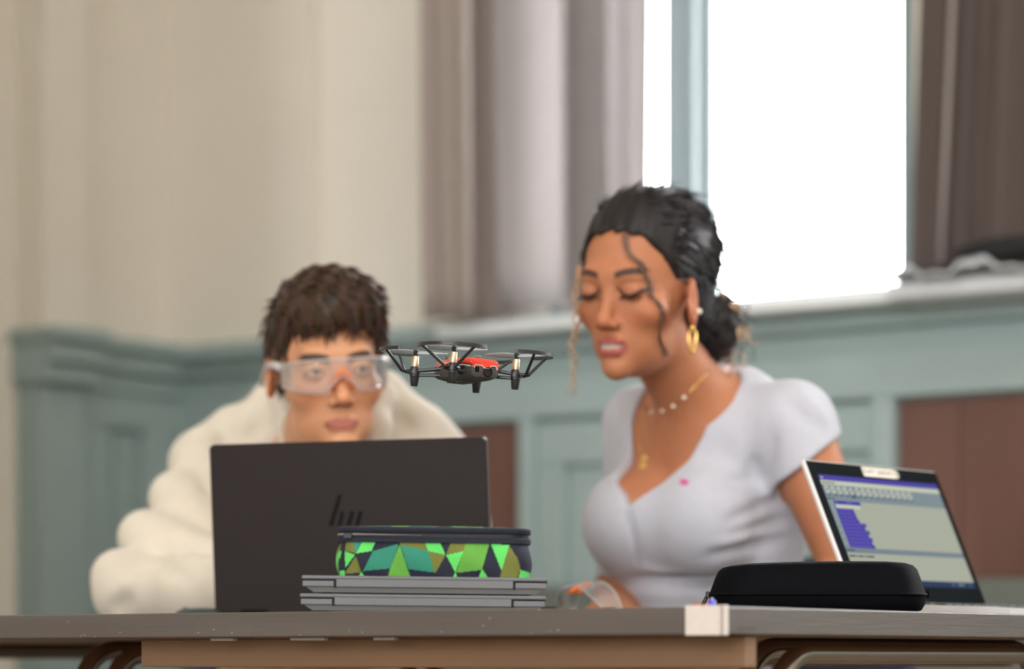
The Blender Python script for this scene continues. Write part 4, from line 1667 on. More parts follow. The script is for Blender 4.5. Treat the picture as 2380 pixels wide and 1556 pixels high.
def boy_body(Pn):
    d = head_sdf((Pn - hB) @ RBn)
    nk0 = V3(HB4 @ Vector((0, .035, -.075)))
    d = smin(d, cap(Pn, nk0, V3(neckB), .054, .060), .02)
    d = smin(d, chain(Pn, [V3(shL), V3(neckB) + np.array([0, .03, -.07], np.float32), V3(shR)], [.055, .085, .055], .05), .04)
    d = smin(d, chain(Pn, [V3(neckB) + np.array([0, .05, -.10], np.float32), V3(chestB), V3(bellyB), V3(hipB)], [.085, .11, .10, .11], .06), .05)
    d = smin(d, chain(Pn, [V3(shL), V3(elL), V3(waB2)], [.046, .030, .026], .02), .03)
    d = smin(d, chain(Pn, [V3(shR), V3(elR), V3(waB)], [.040, .028, .026], .02), .03)
    d = smin(d, hand_sdf(Pn, waB, Vector((0.75, -0.55, -0.05)), (0, 0, -1), Vector((-0.55, -0.75, 0))), .012)
    d = smin(d, hand_sdf(Pn, waB2, Vector((-0.6, -0.75, -0.05)), (0, 0, -1), Vector((-0.78, 0.62, 0)) * -1), .012)
    return d


hd = surface(boy_body, hB + (-.13, -.15, -.20), hB + (.13, .17, .15), .0024)
tors = surface(boy_body, np.array([-.80, 4.22, .40]), np.array([.10, 5.06, 1.0]), .010)
hn1 = surface(boy_body, V3(waB) + (-.06, -.16, -.06), V3(waB) + (.17, .08, .07), .004)
hn2 = surface(boy_body, V3(waB2) + (-.17, -.17, -.06), V3(waB2) + (.08, .08, .07), .004)
vB, fB = merge([hd, tors, hn1, hn2])
SKB = lin(206, 148, 110)
colB = np.tile(np.asarray(SKB, np.float32), (len(vB), 1))
qB = (vB - hB) @ RBn
ish = np.zeros(len(vB), bool)
ish[:len(hd[0])] = True
colB[ish] = head_colors(qB[ish], SKB, lin(160, 84, 80), lin(40, 28, 22), False)
boy = person_root('person', vB, fB, colB, M_SKIN_B, baseB, 'person in a cream hoodie and clear safety glasses leaning in behind the brown laptop')
for s in (-1, 1):
    eye('eye', (s * .0325, -.0790, -.0005), (0.10, -1, -0.02), boy, baseB, HB4)


def boy_hair(Pn):
    q = (Pn - hB) @ RBn
    x, y, z = np.abs(q[:, 0]), q[:, 1], q[:, 2]
    d = ell(q, (0.004, .012, .044), (.0805, .104, .099))
    d = smin(d, ell(q, (.012, -.045, .092), (.060, .052, .040)), .04)
    # hairline
    hl = np.where(y < -.055, .059 + 0.10 * np.maximum(0, -y - .085), .052 - (y + .055) * 0.9)
    hl = np.where(y > -.012, np.maximum(.013, hl), hl)
    hl = np.where((y > -.02) & (y < .034), .018, hl)
    hl = np.where(y >= .034, .018 - (y - .034) * 2.3, hl)
    hl = np.maximum(hl, -.075)
    side = np.where((y > -.045) & (y < -.012), -0.030, 0)   # short sideburn in front of the ear
    dd = smax(d, (hl + side - z) * 0.75, .006)
    dd = dd + 0.0022 * np.sin(q[:, 0] * 190 + y * 60) * np.cos(y * 150 + z * 120)
    return dd


hv, hf = surface(boy_hair, hB + (-.13, -.17, -.11), hB + (.13, .16, .19), .003)
rngh = random.Random(11)
HBC = lin(66, 46, 34)
hcol = np.tile(np.asarray(HBC, np.float32), (len(hv), 1)) * (0.8 + 0.4 * np.random.default_rng(1).random((len(hv), 1))).astype(np.float32)
qh = (hv - hB) @ RBn
sel = np.where((qh[:, 2] > -.02))[0]
sel = np.random.default_rng(2).choice(sel, 2600, replace=False)


def flowB(p):
    q = (p - hB) @ RBn
    top = max(0.0, min(1.0, (q[2] - .06) / .05))
    f = np.array([0.45 + 0.2 * q[0] / .08, -0.9, -0.15]) * top + np.array([0.25 * np.sign(q[0]), -0.35, -1.0]) * (1 - top)
    return RBn @ f


tv, tf, tc = tufts(boy_hair, hv[sel], flowB, .028, .0024, 5, rngh, lift=0.12, grav=0.12, jitter=0.16,
                   colr=lambda r_: tuple(c * r_.uniform(0.6, 1.5) for c in HBC))
hv, hf, hcol = add_tufts(hv, hf, hcol, tv, tf, tc)
child('hair', hv, hf, M_HAIRB, boy, baseB, hcol)


def boy_hood(Pn):
    N = V3(neckB)
    d = chain(Pn, [N + np.array([0, .07, -.10], np.float32), V3(chestB), V3(bellyB), V3(hipB) + np.array([0, 0, .05], np.float32)], [.115, .150, .150, .150], .08)
    d = smin(d, chain(Pn, [V3(shL) + np.array([-.01, 0, -.004], np.float32), N + np.array([0, .06, -.055], np.float32), V3(shR) + np.array([.01, 0, -.004], np.float32)], [.056, .084, .056], .06), .05)
    # sleeve on the picture's left: stacked soft rolls down to the elbow
    sl = chain(Pn, [V3(shR), V3(P(480, 1170, 4.50)), V3(P(415, 1265, 4.40)), V3(elR)], [.052, .046, .042, .040], .04)
    for p0, p1, r0, r1 in (((470, 1076, 4.48), (570, 1210, 4.42), .047, .052), ((414, 1160, 4.43), (530, 1310, 4.36), .044, .050),
                           ((338, 1250, 4.37), (510, 1325, 4.28), .041, .040), ((280, 1345, 4.30), (300, 1380, 4.27), .043, .045)):
        sl = smin(sl, cap(Pn, V3(P(*p0)), V3(P(*p1)), r0, r1), .018)
    fa = chain(Pn, [V3(elR) + np.array([.0, 0, .0], np.float32), V3(P(470, 1376, 4.16)), V3(P(548, 1370, 4.09))], [.053, .048, .040], .03)
    sl = smin(sl, fa, .010)
    d = smin(d, sl, .03)
    # other sleeve
    s2 = chain(Pn, [V3(shL), V3(P(1030, 1230, 4.44)), V3(elL), V3(P(946, 1376, 4.12))], [.064, .060, .050, .040], .04)
    d = smin(d, s2, .035)
    d = smin(d, chain(Pn, [V3(P(640, 965, 4.50)), V3(P(548, 1012, 4.52)), V3(P(472, 1076, 4.54)), V3(shR)], [.030, .038, .045, .05], .03), .03)
    d = smin(d, chain(Pn, [V3(P(880, 955, 4.48)), V3(P(968, 1015, 4.50)), V3(P(1010, 1075, 4.52)), V3(shL)], [.034, .046, .050, .05], .03), .03)
    # collar and hood lying round the neck
    for s, pxs in ((-1, ((672, 1040, 4.33, .016), (668, 980, 4.33, .015), (655, 925, 4.37, .018), (700, 900, 4.46, .030))),
                   (1, ((868, 1060, 4.32, .018), (880, 985, 4.32, .018), (888, 925, 4.36, .020), (830, 895, 4.46, .030)))):
        pts = [V3(P(a, b, c)) for a, b, c, _ in pxs]
        d = smin(d, chain(Pn, pts, [r_ for *_, r_ in pxs], .015), .022)
    d = smin(d, chain(Pn, [V3(P(590, 985, 4.48)), V3(P(640, 925, 4.50)), V3(P(760, 905, 4.55)), V3(P(890, 915, 4.50)), V3(P(940, 965, 4.48))], [.018, .022, .03, .026, .022], .04), .03)
    # open front: neck shows between the collar flaps
    cut = chain(Pn, [V3(P(762, 930, 4.22)), V3(P(765, 1060, 4.24)), V3(P(762, 1150, 4.36))], [.052, .050, .02], .02)
    d = smax(d, -cut, .012)
    d = smax(d, -cap(Pn, V3(HB4 @ Vector((0, .02, -.07))), V3(neckB), .060, .052), .010)
    # folds
    for pts, amp, w_ in FOLDS_B:
        d = d - crease(Pn, pts, amp, w_)
    return d


FOLDS_B = []
FOLDS_B = [(fold_line(boy_hood, a, b, 3.9, 4.8), amp, w_) for a, b, amp, w_ in (
    ((430, 1260), (490, 1285), -.016, .014), ((262, 1425), (300, 1396), -.016, .012), ((292, 1336), (392, 1308), -.012, .009),
    ((470, 1075), (486, 1150), -.010, .010), ((905, 960), (985, 1020), -.010, .014), ((600, 960), (590, 1025), -.012, .012),
    ((930, 920), (1020, 980), .006, .014), ((540, 1000), (500, 1060), -.008, .012), ((640, 930), (650, 1020), -.008, .009),
    ((330, 1290), (440, 1345), -.006, .010))]
cv, cf = surface(boy_hood, np.array([-.78, 4.03, .44]), np.array([.10, 5.10, 1.16]), .0058)
hood = child('hoodie', cv, cf, M_HOOD, boy, baseB)
legs(boy, baseB, hipB + Vector((.09, 0, -.02)), hipB + Vector((-.09, 0, -.02)), hipB + Vector((.13, -.36, .0)), hipB + Vector((-.13, -.36, .0)),
     Vector((hipB.x + .12, hipB.y - .38, .085)), Vector((hipB.x - .12, hipB.y - .38, .085)), fwdB, M_DENIM)

# ------------------------------------------------------------------ safety glasses (worn, and a second pair)
M_LENS = clear_mat('clear_lens', (0.97, 0.97, 0.97), gloss=0.02, rough=0.03, haze=0.07, fk=0.45)
M_CLEARF = mat('frosted_clear_frame', lin(226, 222, 220), 0.25, trans=0.45)
M_ORANGE = mat('orange_rubber', lin(240, 120, 40), 0.5)


def safety_glasses(mw, label, folded=False, wrap=72):
    e = empty('safety_glasses', mw, label, 'glasses', None)
    Rl = 0.078

    def pt(a, z, off=0.0):
        # wrap-around front, wider than the face
        return Vector(((Rl + off) * math.sin(a) * 1.0, -0.038 - (Rl + off) * math.cos(a) + 0.012 * max(0, -z / .03) * 0, z))
    A = R(wrap)
    vs_, fs_ = [], []
    NA, NZ = 60, 12
    for j in range(NZ + 1):
        for i in range(NA + 1):
            a = -A + 2 * A * i / NA
            x = abs(a) / A
            top = .0150 - .004 * x ** 3
            bot = -.0300 + .012 * x ** 3
            nose = max(0.0, 1 - abs(a) / R(17))
            bot += .0235 * nose ** 0.8
            z = bot + (top - bot) * j / NZ
            vs_.append(pt(a, z))
    for j in range(NZ):
        for i in range(NA):
            q = j * (NA + 1) + i
            fs_.append((q, q + 1, q + NA + 2, q + NA + 1))
    o = mesh_obj('lens', vs_, fs_, M_LENS, e)
    md = o.modifiers.new('thick', 'SOLIDIFY')
    md.thickness = 0.002
    md.offset = 1
    rim = [vs_[NZ * (NA + 1) + i] for i in range(NA + 1)]
    MB().tube([v + Vector((0, -.001, .0005)) for v in rim], 0.0013, 8).build('brow_bar', M_CLEARF, e, smooth=True)
    low = [vs_[i] for i in range(NA + 1)]
    MB().tube(low, 0.0011, 6).build('lower_rim', M_CLEARF, e, smooth=True)
    npz = MB()
    for s in (-1, 1):
        npz.tube([(s * .002, -.1155, .001), (s * .006, -.1145, -.006), (s * .0125, -.108, -.019), (s * .0145, -.104, -.026)], [.0030, .0036, .0036, .0026], 8)
    npz.build('nose_piece', M_ORANGE, e, smooth=True)
    for s in (-1, 1):
        v = pt(s * A, .008)
        if not folded:
            pts = [v, v + Vector((s * .004, .022, .004)), Vector((s * .0815, .004, .012)), Vector((s * .0825, .040, -.004)), Vector((s * .080, .058, -.016))]
        else:
            pts = [v, v + Vector((0, .012, 0)), v + Vector((-s * .03, .020 + .004 * s, -.002)), v + Vector((-s * .11, .022 + .005 * s, -.004))]
        MB().tube(pts, [.0062, .0058, .0042, .0036, .003][:len(pts)], 8, flat=1.0).build('temple', M_CLEARF, e, smooth=True)
    return e


safety_glasses(HB4, 'clear wrap safety glasses with an orange nose bridge worn in front of the laptop lid'.replace(' in front of the laptop lid', ' on the face'))
gp = P(1362, 1412, 3.95)
safety_glasses(Matrix.Translation((gp.x, gp.y, TZ + 0.0465)) @ Matrix.Rotation(R(-62), 4, 'Z') @ Matrix.Rotation(R(-84), 4, 'X') @ Matrix.Scale(0.92, 4) @ Matrix.Translation((0, .116, 0.004)),
               'spare pair of clear safety glasses lying on the table beside the stacked laptops', True, 58)
# ================================================================== the woman in the pale grey top
HcW = P(1492, 668, 4.10)
RW = rot(-33, 10, 3)
RWn = np.array(RW, np.float32)
HW4 = Matrix.Translation(HcW) @ RW.to_4x4()
hW = V3(HcW)
ftW = Vector((-0.574, -0.819, 0))
ltW = Vector((0.819, -0.574, 0))
TWn = np.array(Matrix((ltW, -ftW, Vector((0, 0, 1)))).transposed(), np.float32)     # columns: left, back, up
neckW = P(1628, 925, 4.22)
wshL, wshR = P(1842, 985, 4.18), P(1490, 985, 4.40)
welL, welR = P(1985, 1345, 4.12), P(1462, 1330, 4.44)
wwaL, wwaR = P(1800, 1404, 3.93), P(1428, 1421, 4.26)
chW = P(1655, 1130, 4.30)
waW = P(1608, 1400, 4.33)
hipW = Vector((0.30, 4.42, 0.52))
baseW = Vector((hipW.x, hipW.y, 0))
BR_ = [V3(P(1640, 1212, 4.18)), V3(P(1472, 1216, 4.255))]


def woman_trunk(Pn):
    N = V3(neckW)
    d = ell(Pn, V3(chW), (.150, .098, .175), TWn)
    d = smin(d, ell(Pn, V3(waW), (.148, .100, .15), TWn), .07)
    d = smin(d, ell(Pn, V3(hipW), (.165, .125, .14), TWn), .07)
    d = smin(d, chain(Pn, [V3(wshL), N + np.array([.015, .03, -.055], np.float32), V3(wshR)], [.046, .062, .042], .05), .05)
    for b in BR_:
        d = smin(d, ell(Pn, b, (.064, .060, .070), TWn), .04)
    return d


def woman_body(Pn):
    d = head_sdf((Pn - hW) @ RWn, True)
    nk0 = V3(HW4 @ Vector((0, .030, -.070)))
    d = smin(d, cap(Pn, nk0, V3(neckW) + np.array([.005, .01, -.02], np.float32), .046, .054), .02)
    d = smin(d, woman_trunk(Pn), .035)
    # collar bones
    d = smin(d, chain(Pn, [V3(P(1560, 968, 4.22)), V3(P(1620, 966, 4.20)), V3(P(1690, 948, 4.19))], [.006, .006, .005], .01), .03)
    d = smin(d, chain(Pn, [V3(wshL), V3(welL), V3(wwaL)], [.050, .040, .026], .02), .03)
    d = smin(d, chain(Pn, [V3(wshR), V3(welR), V3(wwaR)], [.048, .040, .026], .02), .03)
    d = smin(d, hand_sdf(Pn, wwaL, Vector((-0.85, -0.5, -0.03)), (0, 0, -1), Vector((-0.5, 0.85, 0)) * -1), .012)
    d = smin(d, hand_sdf(Pn, wwaR, Vector((-0.1, -1.0, -0.05)), (0, 0, -1), Vector((1, -0.1, 0))), .012)
    return d


bust = surface(woman_body, np.array([.02, 3.92, .86]), np.array([.36, 4.42, 1.38]), .0026)
rest = surface(woman_body, np.array([.02, 3.88, .40]), np.array([.60, 4.66, 1.10]), .009)
hw1 = surface(woman_body, V3(wwaL) + (-.20, -.13, -.06), V3(wwaL) + (.08, .08, .07), .004)
hw2 = surface(woman_body, V3(wwaR) + (-.07, -.19, -.06), V3(wwaR) + (.07, .08, .07), .004)
# the coarse mesh stops where the fine one takes over
rv, rf = rest
inside = (rv[:, 0] < .352) & (rv[:, 1] < 4.41) & (rv[:, 2] > .868)
rf = rf[~inside[rf].all(1)]
vW, fW = merge([bust, (rv, rf), hw1, hw2])
SKW = lin(176, 114, 80)
colW = np.tile(np.asarray(SKW, np.float32), (len(vW), 1))
qW = (vW - hW) @ RWn
ish = np.zeros(len(vW), bool)
ish[:len(bust[0])] = True
ish &= (qW[:, 2] > -.14)
colW[ish] = head_colors(qW[ish], SKW, lin(158, 80, 74), lin(40, 26, 20), True)
woman = person_root('person', vW, fW, colW, M_SKIN_W, baseW, 'person in a pale grey V neck top leaning over the table beside the open screen')

# ---------------------------------------------------------------- top
def poly_sd(u, v, poly):
    """signed distance to a polygon, negative inside"""
    d = np.full(u.shape, 1e9, np.float32)
    ins = np.zeros(u.shape, bool)
    n = len(poly)
    for i in range(n):
        x0, y0 = poly[i]
        x1, y1 = poly[(i + 1) % n]
        ex, ey = x1 - x0, y1 - y0
        t = np.clip(((u - x0) * ex + (v - y0) * ey) / (ex * ex + ey * ey + 1e-12), 0, 1)
        d = np.minimum(d, np.hypot(u - x0 - t * ex, v - y0 - t * ey))
        c = ((y0 > v) != (y1 > v)) & (u < ex * (v - y0) / (ey if abs(ey) > 1e-9 else 1e-9) + x0)
        ins ^= c
    return np.where(ins, -d, d)


slv_n = (Vector(welL) - Vector(wshL)).normalized()
hem0 = P(1862, 1085, 4.12)
hem_n = Vector((0.62, 0.05, -0.78)).normalized()
hemR = P(1468, 1100, 4.36)
FOLDS_W = []
NECKLINE = None


def woman_top(Pn):
    d = woman_trunk(Pn) - .0065
    # cloth bridges between and under the bust
    d = smin(d, cap(Pn, BR_[0], BR_[1], .060), .03)
    # short sleeves
    s1 = chain(Pn, [V3(wshL), V3(wshL) + V3(slv_n) * .13], [.055, .060], .02)
    s1 = smax(s1, (Pn - V3(hem0)) @ V3(hem_n), .004)
    s2 = chain(Pn, [V3(wshR), V3(wshR + (welR - wshR).normalized() * .12)], [.050, .050], .02)
    s2 = smax(s2, (Pn - V3(hemR)) @ np.array([0, 0, -1], np.float32), .004)
    d = smin(d, s1, .03)
    d = smin(d, s2, .03)
    for pts, amp, w_ in FOLDS_W:
        d = d - crease(Pn, pts, amp, w_)
    q = (Pn - V3(chW)) @ TWn
    if NECKLINE is None:
        return d
    nk = poly_sd(q[:, 0], q[:, 2], NECKLINE)
    nk = np.maximum(nk, q[:, 1] - .02)                      # only the front is cut so low
    d = np.maximum(d, -nk)
    d = smax(d, -cap(Pn, V3(HW4 @ Vector((0, .03, -.07))), V3(neckW) + np.array([.005, .015, -.01], np.float32), .062, .066), .004)
    return d


def chest_uv(px, py):
    """where a picture point meets the front of the top, in trunk coordinates"""
    p, ok = hit(woman_top, px, py, 3.95, 4.6)
    p = p - Vector(V3(chW))
    return p.dot(ltW), p.z


nl = [chest_uv(*p) for p in ((1464, 980), (1426, 1122), (1447, 1150), (1456, 1182),
                             (1478, 1162), (1540, 1122), (1600, 1070), (1640, 995), (1668, 925), (1688, 872))]
nl = [(nl[0][0] + .012, nl[0][1] + .16), (nl[0][0] + .006, nl[0][1] + .045)] + nl + [(nl[-1][0] + .003, nl[-1][1] + .08)]
folds = [(fold_line(woman_top, a, b, 3.9, 4.6), amp, w_) for a, b, amp, w_ in (
    ((1640, 1132), (1770, 1108), -.006, .009), ((1690, 1212), (1800, 1168), -.009, .009), ((1690, 1248), (1830, 1208), -.010, .009),
    ((1640, 1295), (1830, 1252), -.008, .010), ((1745, 1060), (1772, 1130), -.007, .010), ((1800, 1010), (1780, 1120), -.006, .010),
    ((1470, 1345), (1690, 1342), -.009, .008), ((1450, 1378), (1650, 1388), .006, .010), ((1458, 1188), (1492, 1325), -.006, .006),
    ((1820, 930), (1900, 1000), -.006, .010), ((1850, 905), (1930, 985), .005, .010), ((1480, 1318), (1580, 1330), .005, .010),
    ((1705, 1000), (1730, 1090), .004, .014), ((1660, 1270), (1780, 1228), .005, .010))]
FOLDS_W = folds
NECKLINE = nl
tv_, tf_ = surface(woman_top, np.array([.02, 3.98, .50]), np.array([.58, 4.66, 1.14]), .0038)
top = child('top', tv_, tf_, M_TEE, woman, baseW)
# stitched neck seam running down from the V
seam_pts = []
for k in range(12):
    t = k / 11
    p, ok = hit(woman_top, 1456 + 36 * t, 1184 + 138 * t, 3.9, 4.5)
    seam_pts.append(p)
child_mb = MB()
child_mb.tube([p - baseW for p in seam_pts], 0.0014, 6)
child_mb.build('seam', mat('jersey_seam', lin(168, 168, 180), 0.9), top)
# small pink embroidered animal
pe, ok = hit(woman_top, 1590, 1122, 3.9, 4.5)
ne = Vector(normals_of(woman_top, np.array([V3(pe)], np.float32))[0])
qe = ne.to_track_quat('Z', 'Y').to_matrix().to_4x4()
em = MB()
outline = [(-.008, .004), (-.0055, .0058), (-.003, .004), (.001, .0042), (.004, .0022), (.0075, .0012), (.0082, -.0012), (.006, -.0022), (.0058, -.0062), (.0036, -.0062), (.003, -.0028),
           (-.001, -.0022), (-.0018, -.0050), (-.0040, -.0050), (-.0042, -.0008), (-.0066, .0008)]
em.prism([(x, y) for x, y in outline], -0.001, 0.0012)
em.build('embroidery', mat('pink_thread', lin(214, 52, 146), 0.8, bump=0.3, bscale=900), top, Matrix.Translation(pe - baseW) @ qe)
legs(woman, baseW, hipW + ltW * .09 + Vector((0, 0, -.03)), hipW - ltW * .09 + Vector((0, 0, -.03)), hipW + ltW * .12 + ftW * .38, hipW - ltW * .12 + ftW * .38,
     Vector((*(hipW + ltW * .12 + ftW * .36).xy, .085)), Vector((*(hipW - ltW * .12 + ftW * .36).xy, .085)), ftW, M_DENIM)

# ---------------------------------------------------------------- hair, drawn back to a low curly bun
M_HAIRW = mat('black_brown_hair', (1, 1, 1), 0.5, var=0.2, scale=90, attr='Col', spec=0.3)
BUN = (.034, .128, -.066)


def woman_hair(Pn):
    q = (Pn - hW) @ RWn
    xs, x, y, z = q[:, 0], np.abs(q[:, 0]), q[:, 1], q[:, 2]
    d = ell(q, (0, .016, .040), (.0815, .103, .095))
    d = smin(d, ell(q, (0, .07, .045), (.072, .062, .078)), .03)
    d = smin(d, ell(q, (.01, .085, -.045), (.050, .045, .055)), .04)
    # hairline: high at the parting, sweeping down past the temples to the ears
    fx = np.clip(x / .075, 0, 1)
    hl = .078 - .030 * fx ** 2.2
    hl = hl - np.clip((y + .060), 0, 1) * 1.15
    hl = np.where(y > -.022, np.maximum(hl, .012 - np.maximum(0, (y - .026)) * 4.0), hl)
    hl = np.maximum(hl, -.095)
    d = smax(d, (hl - z) * 0.72, .006)
    # parting groove
    d = d + .0030 * np.exp(-(xs / .0035) ** 2) * (z > .05) * (y < .05)
    d = d + 0.0011 * np.sin(xs * 260 + y * 40)
    return d


hv, hf = surface(woman_hair, hW + (-.14, -.16, -.14), hW + (.17, .20, .17), .003)
HWC = lin(30, 25, 26)
hcol = np.tile(np.asarray(HWC, np.float32), (len(hv), 1)) * (0.8 + 0.4 * np.random.default_rng(3).random((len(hv), 1))).astype(np.float32)
rngw = random.Random(5)
qs_ = (hv - hW) @ RWn
sel = np.random.default_rng(4).choice(np.where(qs_[:, 1] > -.05)[0], 2200, replace=False)
bunw = V3(HW4 @ Vector(BUN))


def flowW(p):
    f = bunw - p
    return f / (np.linalg.norm(f) + 1e-9) + np.array([0, 0, .25])


tv, tf, tc = tufts(woman_hair, hv[sel], flowW, .050, .0018, 6, rngw, lift=0.015, colr=lambda r_: tuple(c * r_.uniform(0.6, 1.5) for c in HWC), jitter=0.10)
hv, hf, hcol = add_tufts(hv, hf, hcol, tv, tf, tc)
child('hair', hv, hf, M_HAIRW, woman, baseW, hcol)
# bun of loose curls
def bun_fn(Pn):
    q = (Pn - hW) @ RWn
    d = ell(q, BUN, (.040, .036, .048))
    return d + .004 * np.sin(q[:, 0] * 170) * np.sin(q[:, 1] * 150) * np.sin(q[:, 2] * 160)


bv, bf = surface(bun_fn, bunw - .075, bunw + .075, .003)
bcol = np.tile(np.asarray(HWC, np.float32), (len(bv), 1))
parts_v, parts_f, parts_c = [bv], [bf], [bcol]
n0 = len(bv)
LIT_CURL = lin(204, 162, 124)  # backlight on the dark bun, painted in as golden curls
for i in range(120):
    th, ph = rngw.uniform(0, 6.28), math.acos(rngw.uniform(-1, 1))
    d_ = np.array([math.sin(ph) * math.cos(th), abs(math.sin(ph) * math.sin(th)) * 0.9, math.cos(ph)])
    st_ = np.array(BUN) + d_ * np.array([.034, .032, .042])
    ax1 = np.cross(d_, [0.3, 0.2, 1])
    ax1 /= np.linalg.norm(ax1) + 1e-9
    ax2 = np.cross(d_, ax1)
    nseg, turns, rad = 22, rngw.uniform(1.0, 2.2), rngw.uniform(.005, .010)
    L = rngw.uniform(.012, .040)
    vs_ = []
    for k in range(nseg + 1):
        t = k / nseg
        a = turns * 6.28 * t
        c = st_ + d_ * L * t + (ax1 * math.cos(a) + ax2 * math.sin(a)) * rad * (0.5 + 0.5 * t) + np.array([0, 0, -.012 * t * t])
        w_ = .0022 * (1 - 0.7 * t)
        for j in range(3):
            an = 2.094 * j
            vs_.append(V3(HW4 @ Vector(c + (ax1 * math.cos(an) + d_ * math.sin(an)) * w_)))
    fs_ = [(n0 + k * 3 + j, n0 + k * 3 + (j + 1) % 3, n0 + k * 3 + 3 + (j + 1) % 3, n0 + k * 3 + 3 + j) for k in range(nseg) for j in range(3)]
    parts_v.append(np.array(vs_, np.float32))
    parts_f.append(np.array(fs_, np.int64))
    cc_ = LIT_CURL if rngw.random() < 0.55 else HWC
    parts_c.append(np.tile(np.asarray(cc_, np.float32), (len(vs_), 1)))
    n0 += len(vs_)
child('hair_bun', np.concatenate(parts_v), np.concatenate(parts_f), M_HAIRW, woman, baseW, np.concatenate(parts_c))


# loose curls at the temples
def strand(pts, rad, n=60, wave=.004, freq=5.0, colr=None, phase=0.0):
    pts = [Vector(p) for p in pts]
    out = []
    for k in range(n + 1):
        t = k / n * (len(pts) - 1)
        i = min(int(t), len(pts) - 2)
        f = t - i
        p0, p1, p2, p3 = pts[max(i - 1, 0)], pts[i], pts[i + 1], pts[min(i + 2, len(pts) - 1)]
        p = 0.5 * ((2 * p1) + (p2 - p0) * f + (2 * p0 - 5 * p1 + 4 * p2 - p3) * f * f + (3 * p1 - p0 - 3 * p2 + p3) * f ** 3)
        a = 6.28 * freq * k / n + phase
        g = min(1, k / n * 4)
        out.append(p + Vector((math.cos(a), math.sin(a), 0)) * wave * g - baseW)
    return MB().tube(out, [rad * (1 - 0.6 * k / n) for k in range(n + 1)], 6)


M_CURL = mat('brown_curl', lin(92, 62, 44), 0.3, spec=0.7)
for dx, ph in ((0, 0), (3, 1.2), (-3, 2.4)):
    cpts = []
    for px, py in ((1452, 545), (1462, 590), (1492, 618), (1506, 650), (1512, 685), (1530, 705), (1540, 745), (1534, 790), (1548, 830), (1556, 862)):
        p, ok = hit(lambda q_: np.minimum(woman_body(q_), woman_hair(q_)), px + dx, py, 3.85, 4.25)
        cpts.append(p + Vector((0, -0.006, 0)))
    strand(cpts[:-1], .0021, wave=.0022, freq=4, phase=ph).build('curl', M_CURL, woman, smooth=True)
for dx, ph in ((0, 0.4), (4, 2.1), (-3, 3.9)):
    strand([P(1346 + dx, 618, 4.08), P(1338 + dx, 690, 4.06), P(1342 + dx, 750, 4.06), P(1330 + dx, 800, 4.06), P(1334 + dx, 850, 4.06), P(1327 + dx, 920, 4.06)], .0015, wave=.004, freq=5, phase=ph).build('curl', mat('highlit_curl', lin(170, 128, 92), 0.25, spec=0.8), woman, smooth=True)  # highlights on the brown hair, put into the curl's golden colour
# brows and lashes stay in the skin; small lash fringe for the lowered lids
for s in (-1, 1):
    lv = MB()
    for k in range(9):
        u = (k - 4) / 4
        b = HW4 @ Vector((s * (.0325 + .0135 * u), -.0915 + .005 * u * u, -.0066 + .001 * u * u))
        t_ = HW4 @ Vector((s * (.0325 + .0165 * u), -.0985 + .006 * u * u, -.0095))
        lv.tube([b - baseW, (b + t_) / 2 + Vector((0, 0, -.0012)) - baseW, t_ - baseW], [.0009, .0007, .0003], 5)
    lv.build('eyelashes', mat('lash_black', lin(14, 11, 10), 0.5), woman)

# ---------------------------------------------------------------- jewellery
M_GOLDJ = mat('gold_jewellery', lin(226, 184, 112), 0.22, 1.0)
M_PEARL = mat('pale_stone', lin(236, 222, 206), 0.15, coat=0.5)
elobe = HW4 @ Vector((.0805, -.009, -.053))
er = empty('earring', Matrix.Translation(elobe), 'gold drop hoop earring hanging from the ear', 'earring')
er_loop = [(.0005 + .0052 * math.sin(a) * (1 + .3 * math.cos(a)), .0, -.020 + .0155 * math.cos(a)) for a in [2 * math.pi * k / 28 for k in range(28)]]
Re = Matrix.Rotation(R(20), 4, 'Z')
MB().tube([Re @ Vector(p) for p in er_loop], .0022, 8, closed=True).build('hoop', M_GOLDJ, er, smooth=True)
MB().ell((0, 0, -.002), (.0042, .0042, .0042), 12).build('stud', M_GOLDJ, er, smooth=True)
e2 = HW4 @ Vector((.0860, .002, -.034))
o = MB().ell((0, 0, 0), (.0042, .0042, .0042), 14).build('earring', M_PEARL, None, Matrix.Translation(e2), smooth=True)
tag(o, 'small pearly stud earring above the gold hoop', 'earring')
skin_all = lambda q_: woman_body(q_)
# short beaded chain round the neck
ch = []
for px, py in ((1492, 945), (1515, 958), (1540, 956), (1565, 945), (1590, 925), (1612, 902), (1632, 880), (1648, 862)):
    p, ok = hit(skin_all, px, py, 3.9, 4.5)
    ch.append(p + Vector((0, -.0015, 0)))
nkc = empty('necklace', Matrix.Translation(ch[0]), 'short gold chain with pale beads lying round the neck', 'necklace')
MB().tube([p - ch[0] for p in ch], .0012, 6).build('chain', M_GOLDJ, nkc, smooth=True)
for p in ch[1:5]:
    MB().ell(p - ch[0], (.0036, .003, .003), 10).build('bead', M_PEARL, nkc, smooth=True)
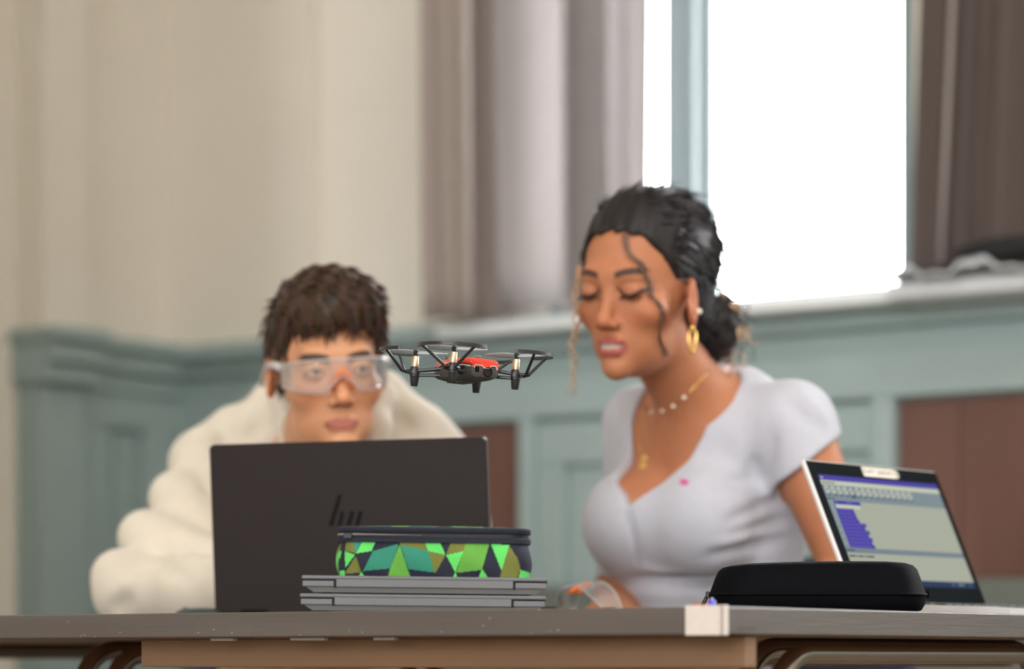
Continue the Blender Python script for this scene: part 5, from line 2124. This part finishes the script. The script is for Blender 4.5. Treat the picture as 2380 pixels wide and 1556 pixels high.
# long chain with two small discs
ch2 = []
for px, py in ((1484, 968), (1482, 1000), (1484, 1030), (1490, 1056)):
    p, ok = hit(skin_all, px, py, 3.9, 4.5)
    ch2.append(p + Vector((0, -.001, 0)))
ch3 = []
for px, py in ((1500, 1056), (1540, 1010), (1590, 950), (1630, 890)):
    p, ok = hit(skin_all, px, py, 3.9, 4.5)
    ch3.append(p + Vector((0, -.001, 0)))
pd = empty('pendant_necklace', Matrix.Translation(ch2[0]), 'fine gold chain with a double disc pendant on the chest', 'necklace')
MB().tube([p - ch2[0] for p in ch2], .0006, 6).build('chain', M_GOLDJ, pd, smooth=True)
for px, py in ((1498, 1066), (1494, 1084)):
    p, ok = hit(skin_all, px, py, 3.9, 4.5)
    n_ = Vector(normals_of(skin_all, np.array([V3(p)], np.float32))[0])
    MB().lathe([(.0062, -.0008), (.0068, 0), (.0062, .0008)], n=20, M=Matrix.Translation(p + n_ * .001 - ch2[0]) @ n_.to_track_quat('Z', 'Y').to_matrix().to_4x4()).build('disc', M_GOLDJ, pd, smooth=True, auto=40)

# ================================================================== chairs
M_NAVYP = mat('navy_chair_plastic', lin(34, 44, 78), 0.45)


def chair(mw, label):
    e = empty('chair', mw, label, 'chair', None)
    MB().box(-.21, .21, -.22, .20, .412, .430, .008, 3).build('seat', M_NAVYP, e, smooth=True, auto=40)
    bv_, bf_ = [], []
    for j in range(11):
        for i in range(21):
            u, v = i / 20 * 2 - 1, j / 10
            w_ = .205 * (1 - .10 * v ** 3)
            bv_.append((u * w_, .235 - .035 * (u * u) + .05 * v, .62 + .235 * v - .02 * (u ** 4) * v))
    for j in range(10):
        for i in range(20):
            a = j * 21 + i
            bf_.append((a, a + 1, a + 22, a + 21))
    o = mesh_obj('backrest', bv_, bf_, M_NAVYP, e)
    md = o.modifiers.new('thick', 'SOLIDIFY')
    md.thickness = .012
    for s in (-1, 1):
        MB().tube([(s * .19, -.20, 0), (s * .18, -.17, .40)], .011, 10).build('leg', M_CHROME, e, smooth=True)
        MB().tube([(s * .19, .24, 0), (s * .18, .20, .40), (s * .18, .222, .52), (s * .18, .250, .74)], .011, 10).build('leg', M_CHROME, e, smooth=True)
    MB().tube([(-.18, -.17, .40), (.18, -.17, .40)], .009, 8).build('crossbar', M_CHROME, e, smooth=True)
    return e


chair(Matrix.Translation((hipW.x, hipW.y, 0)) @ Matrix.Rotation(R(-35), 4, 'Z'), 'navy plastic chair under the person in the pale grey top')
chair(Matrix.Translation((hipB.x, hipB.y, 0)) @ Matrix.Rotation(R(7), 4, 'Z'), 'navy plastic chair under the person in the cream hoodie')
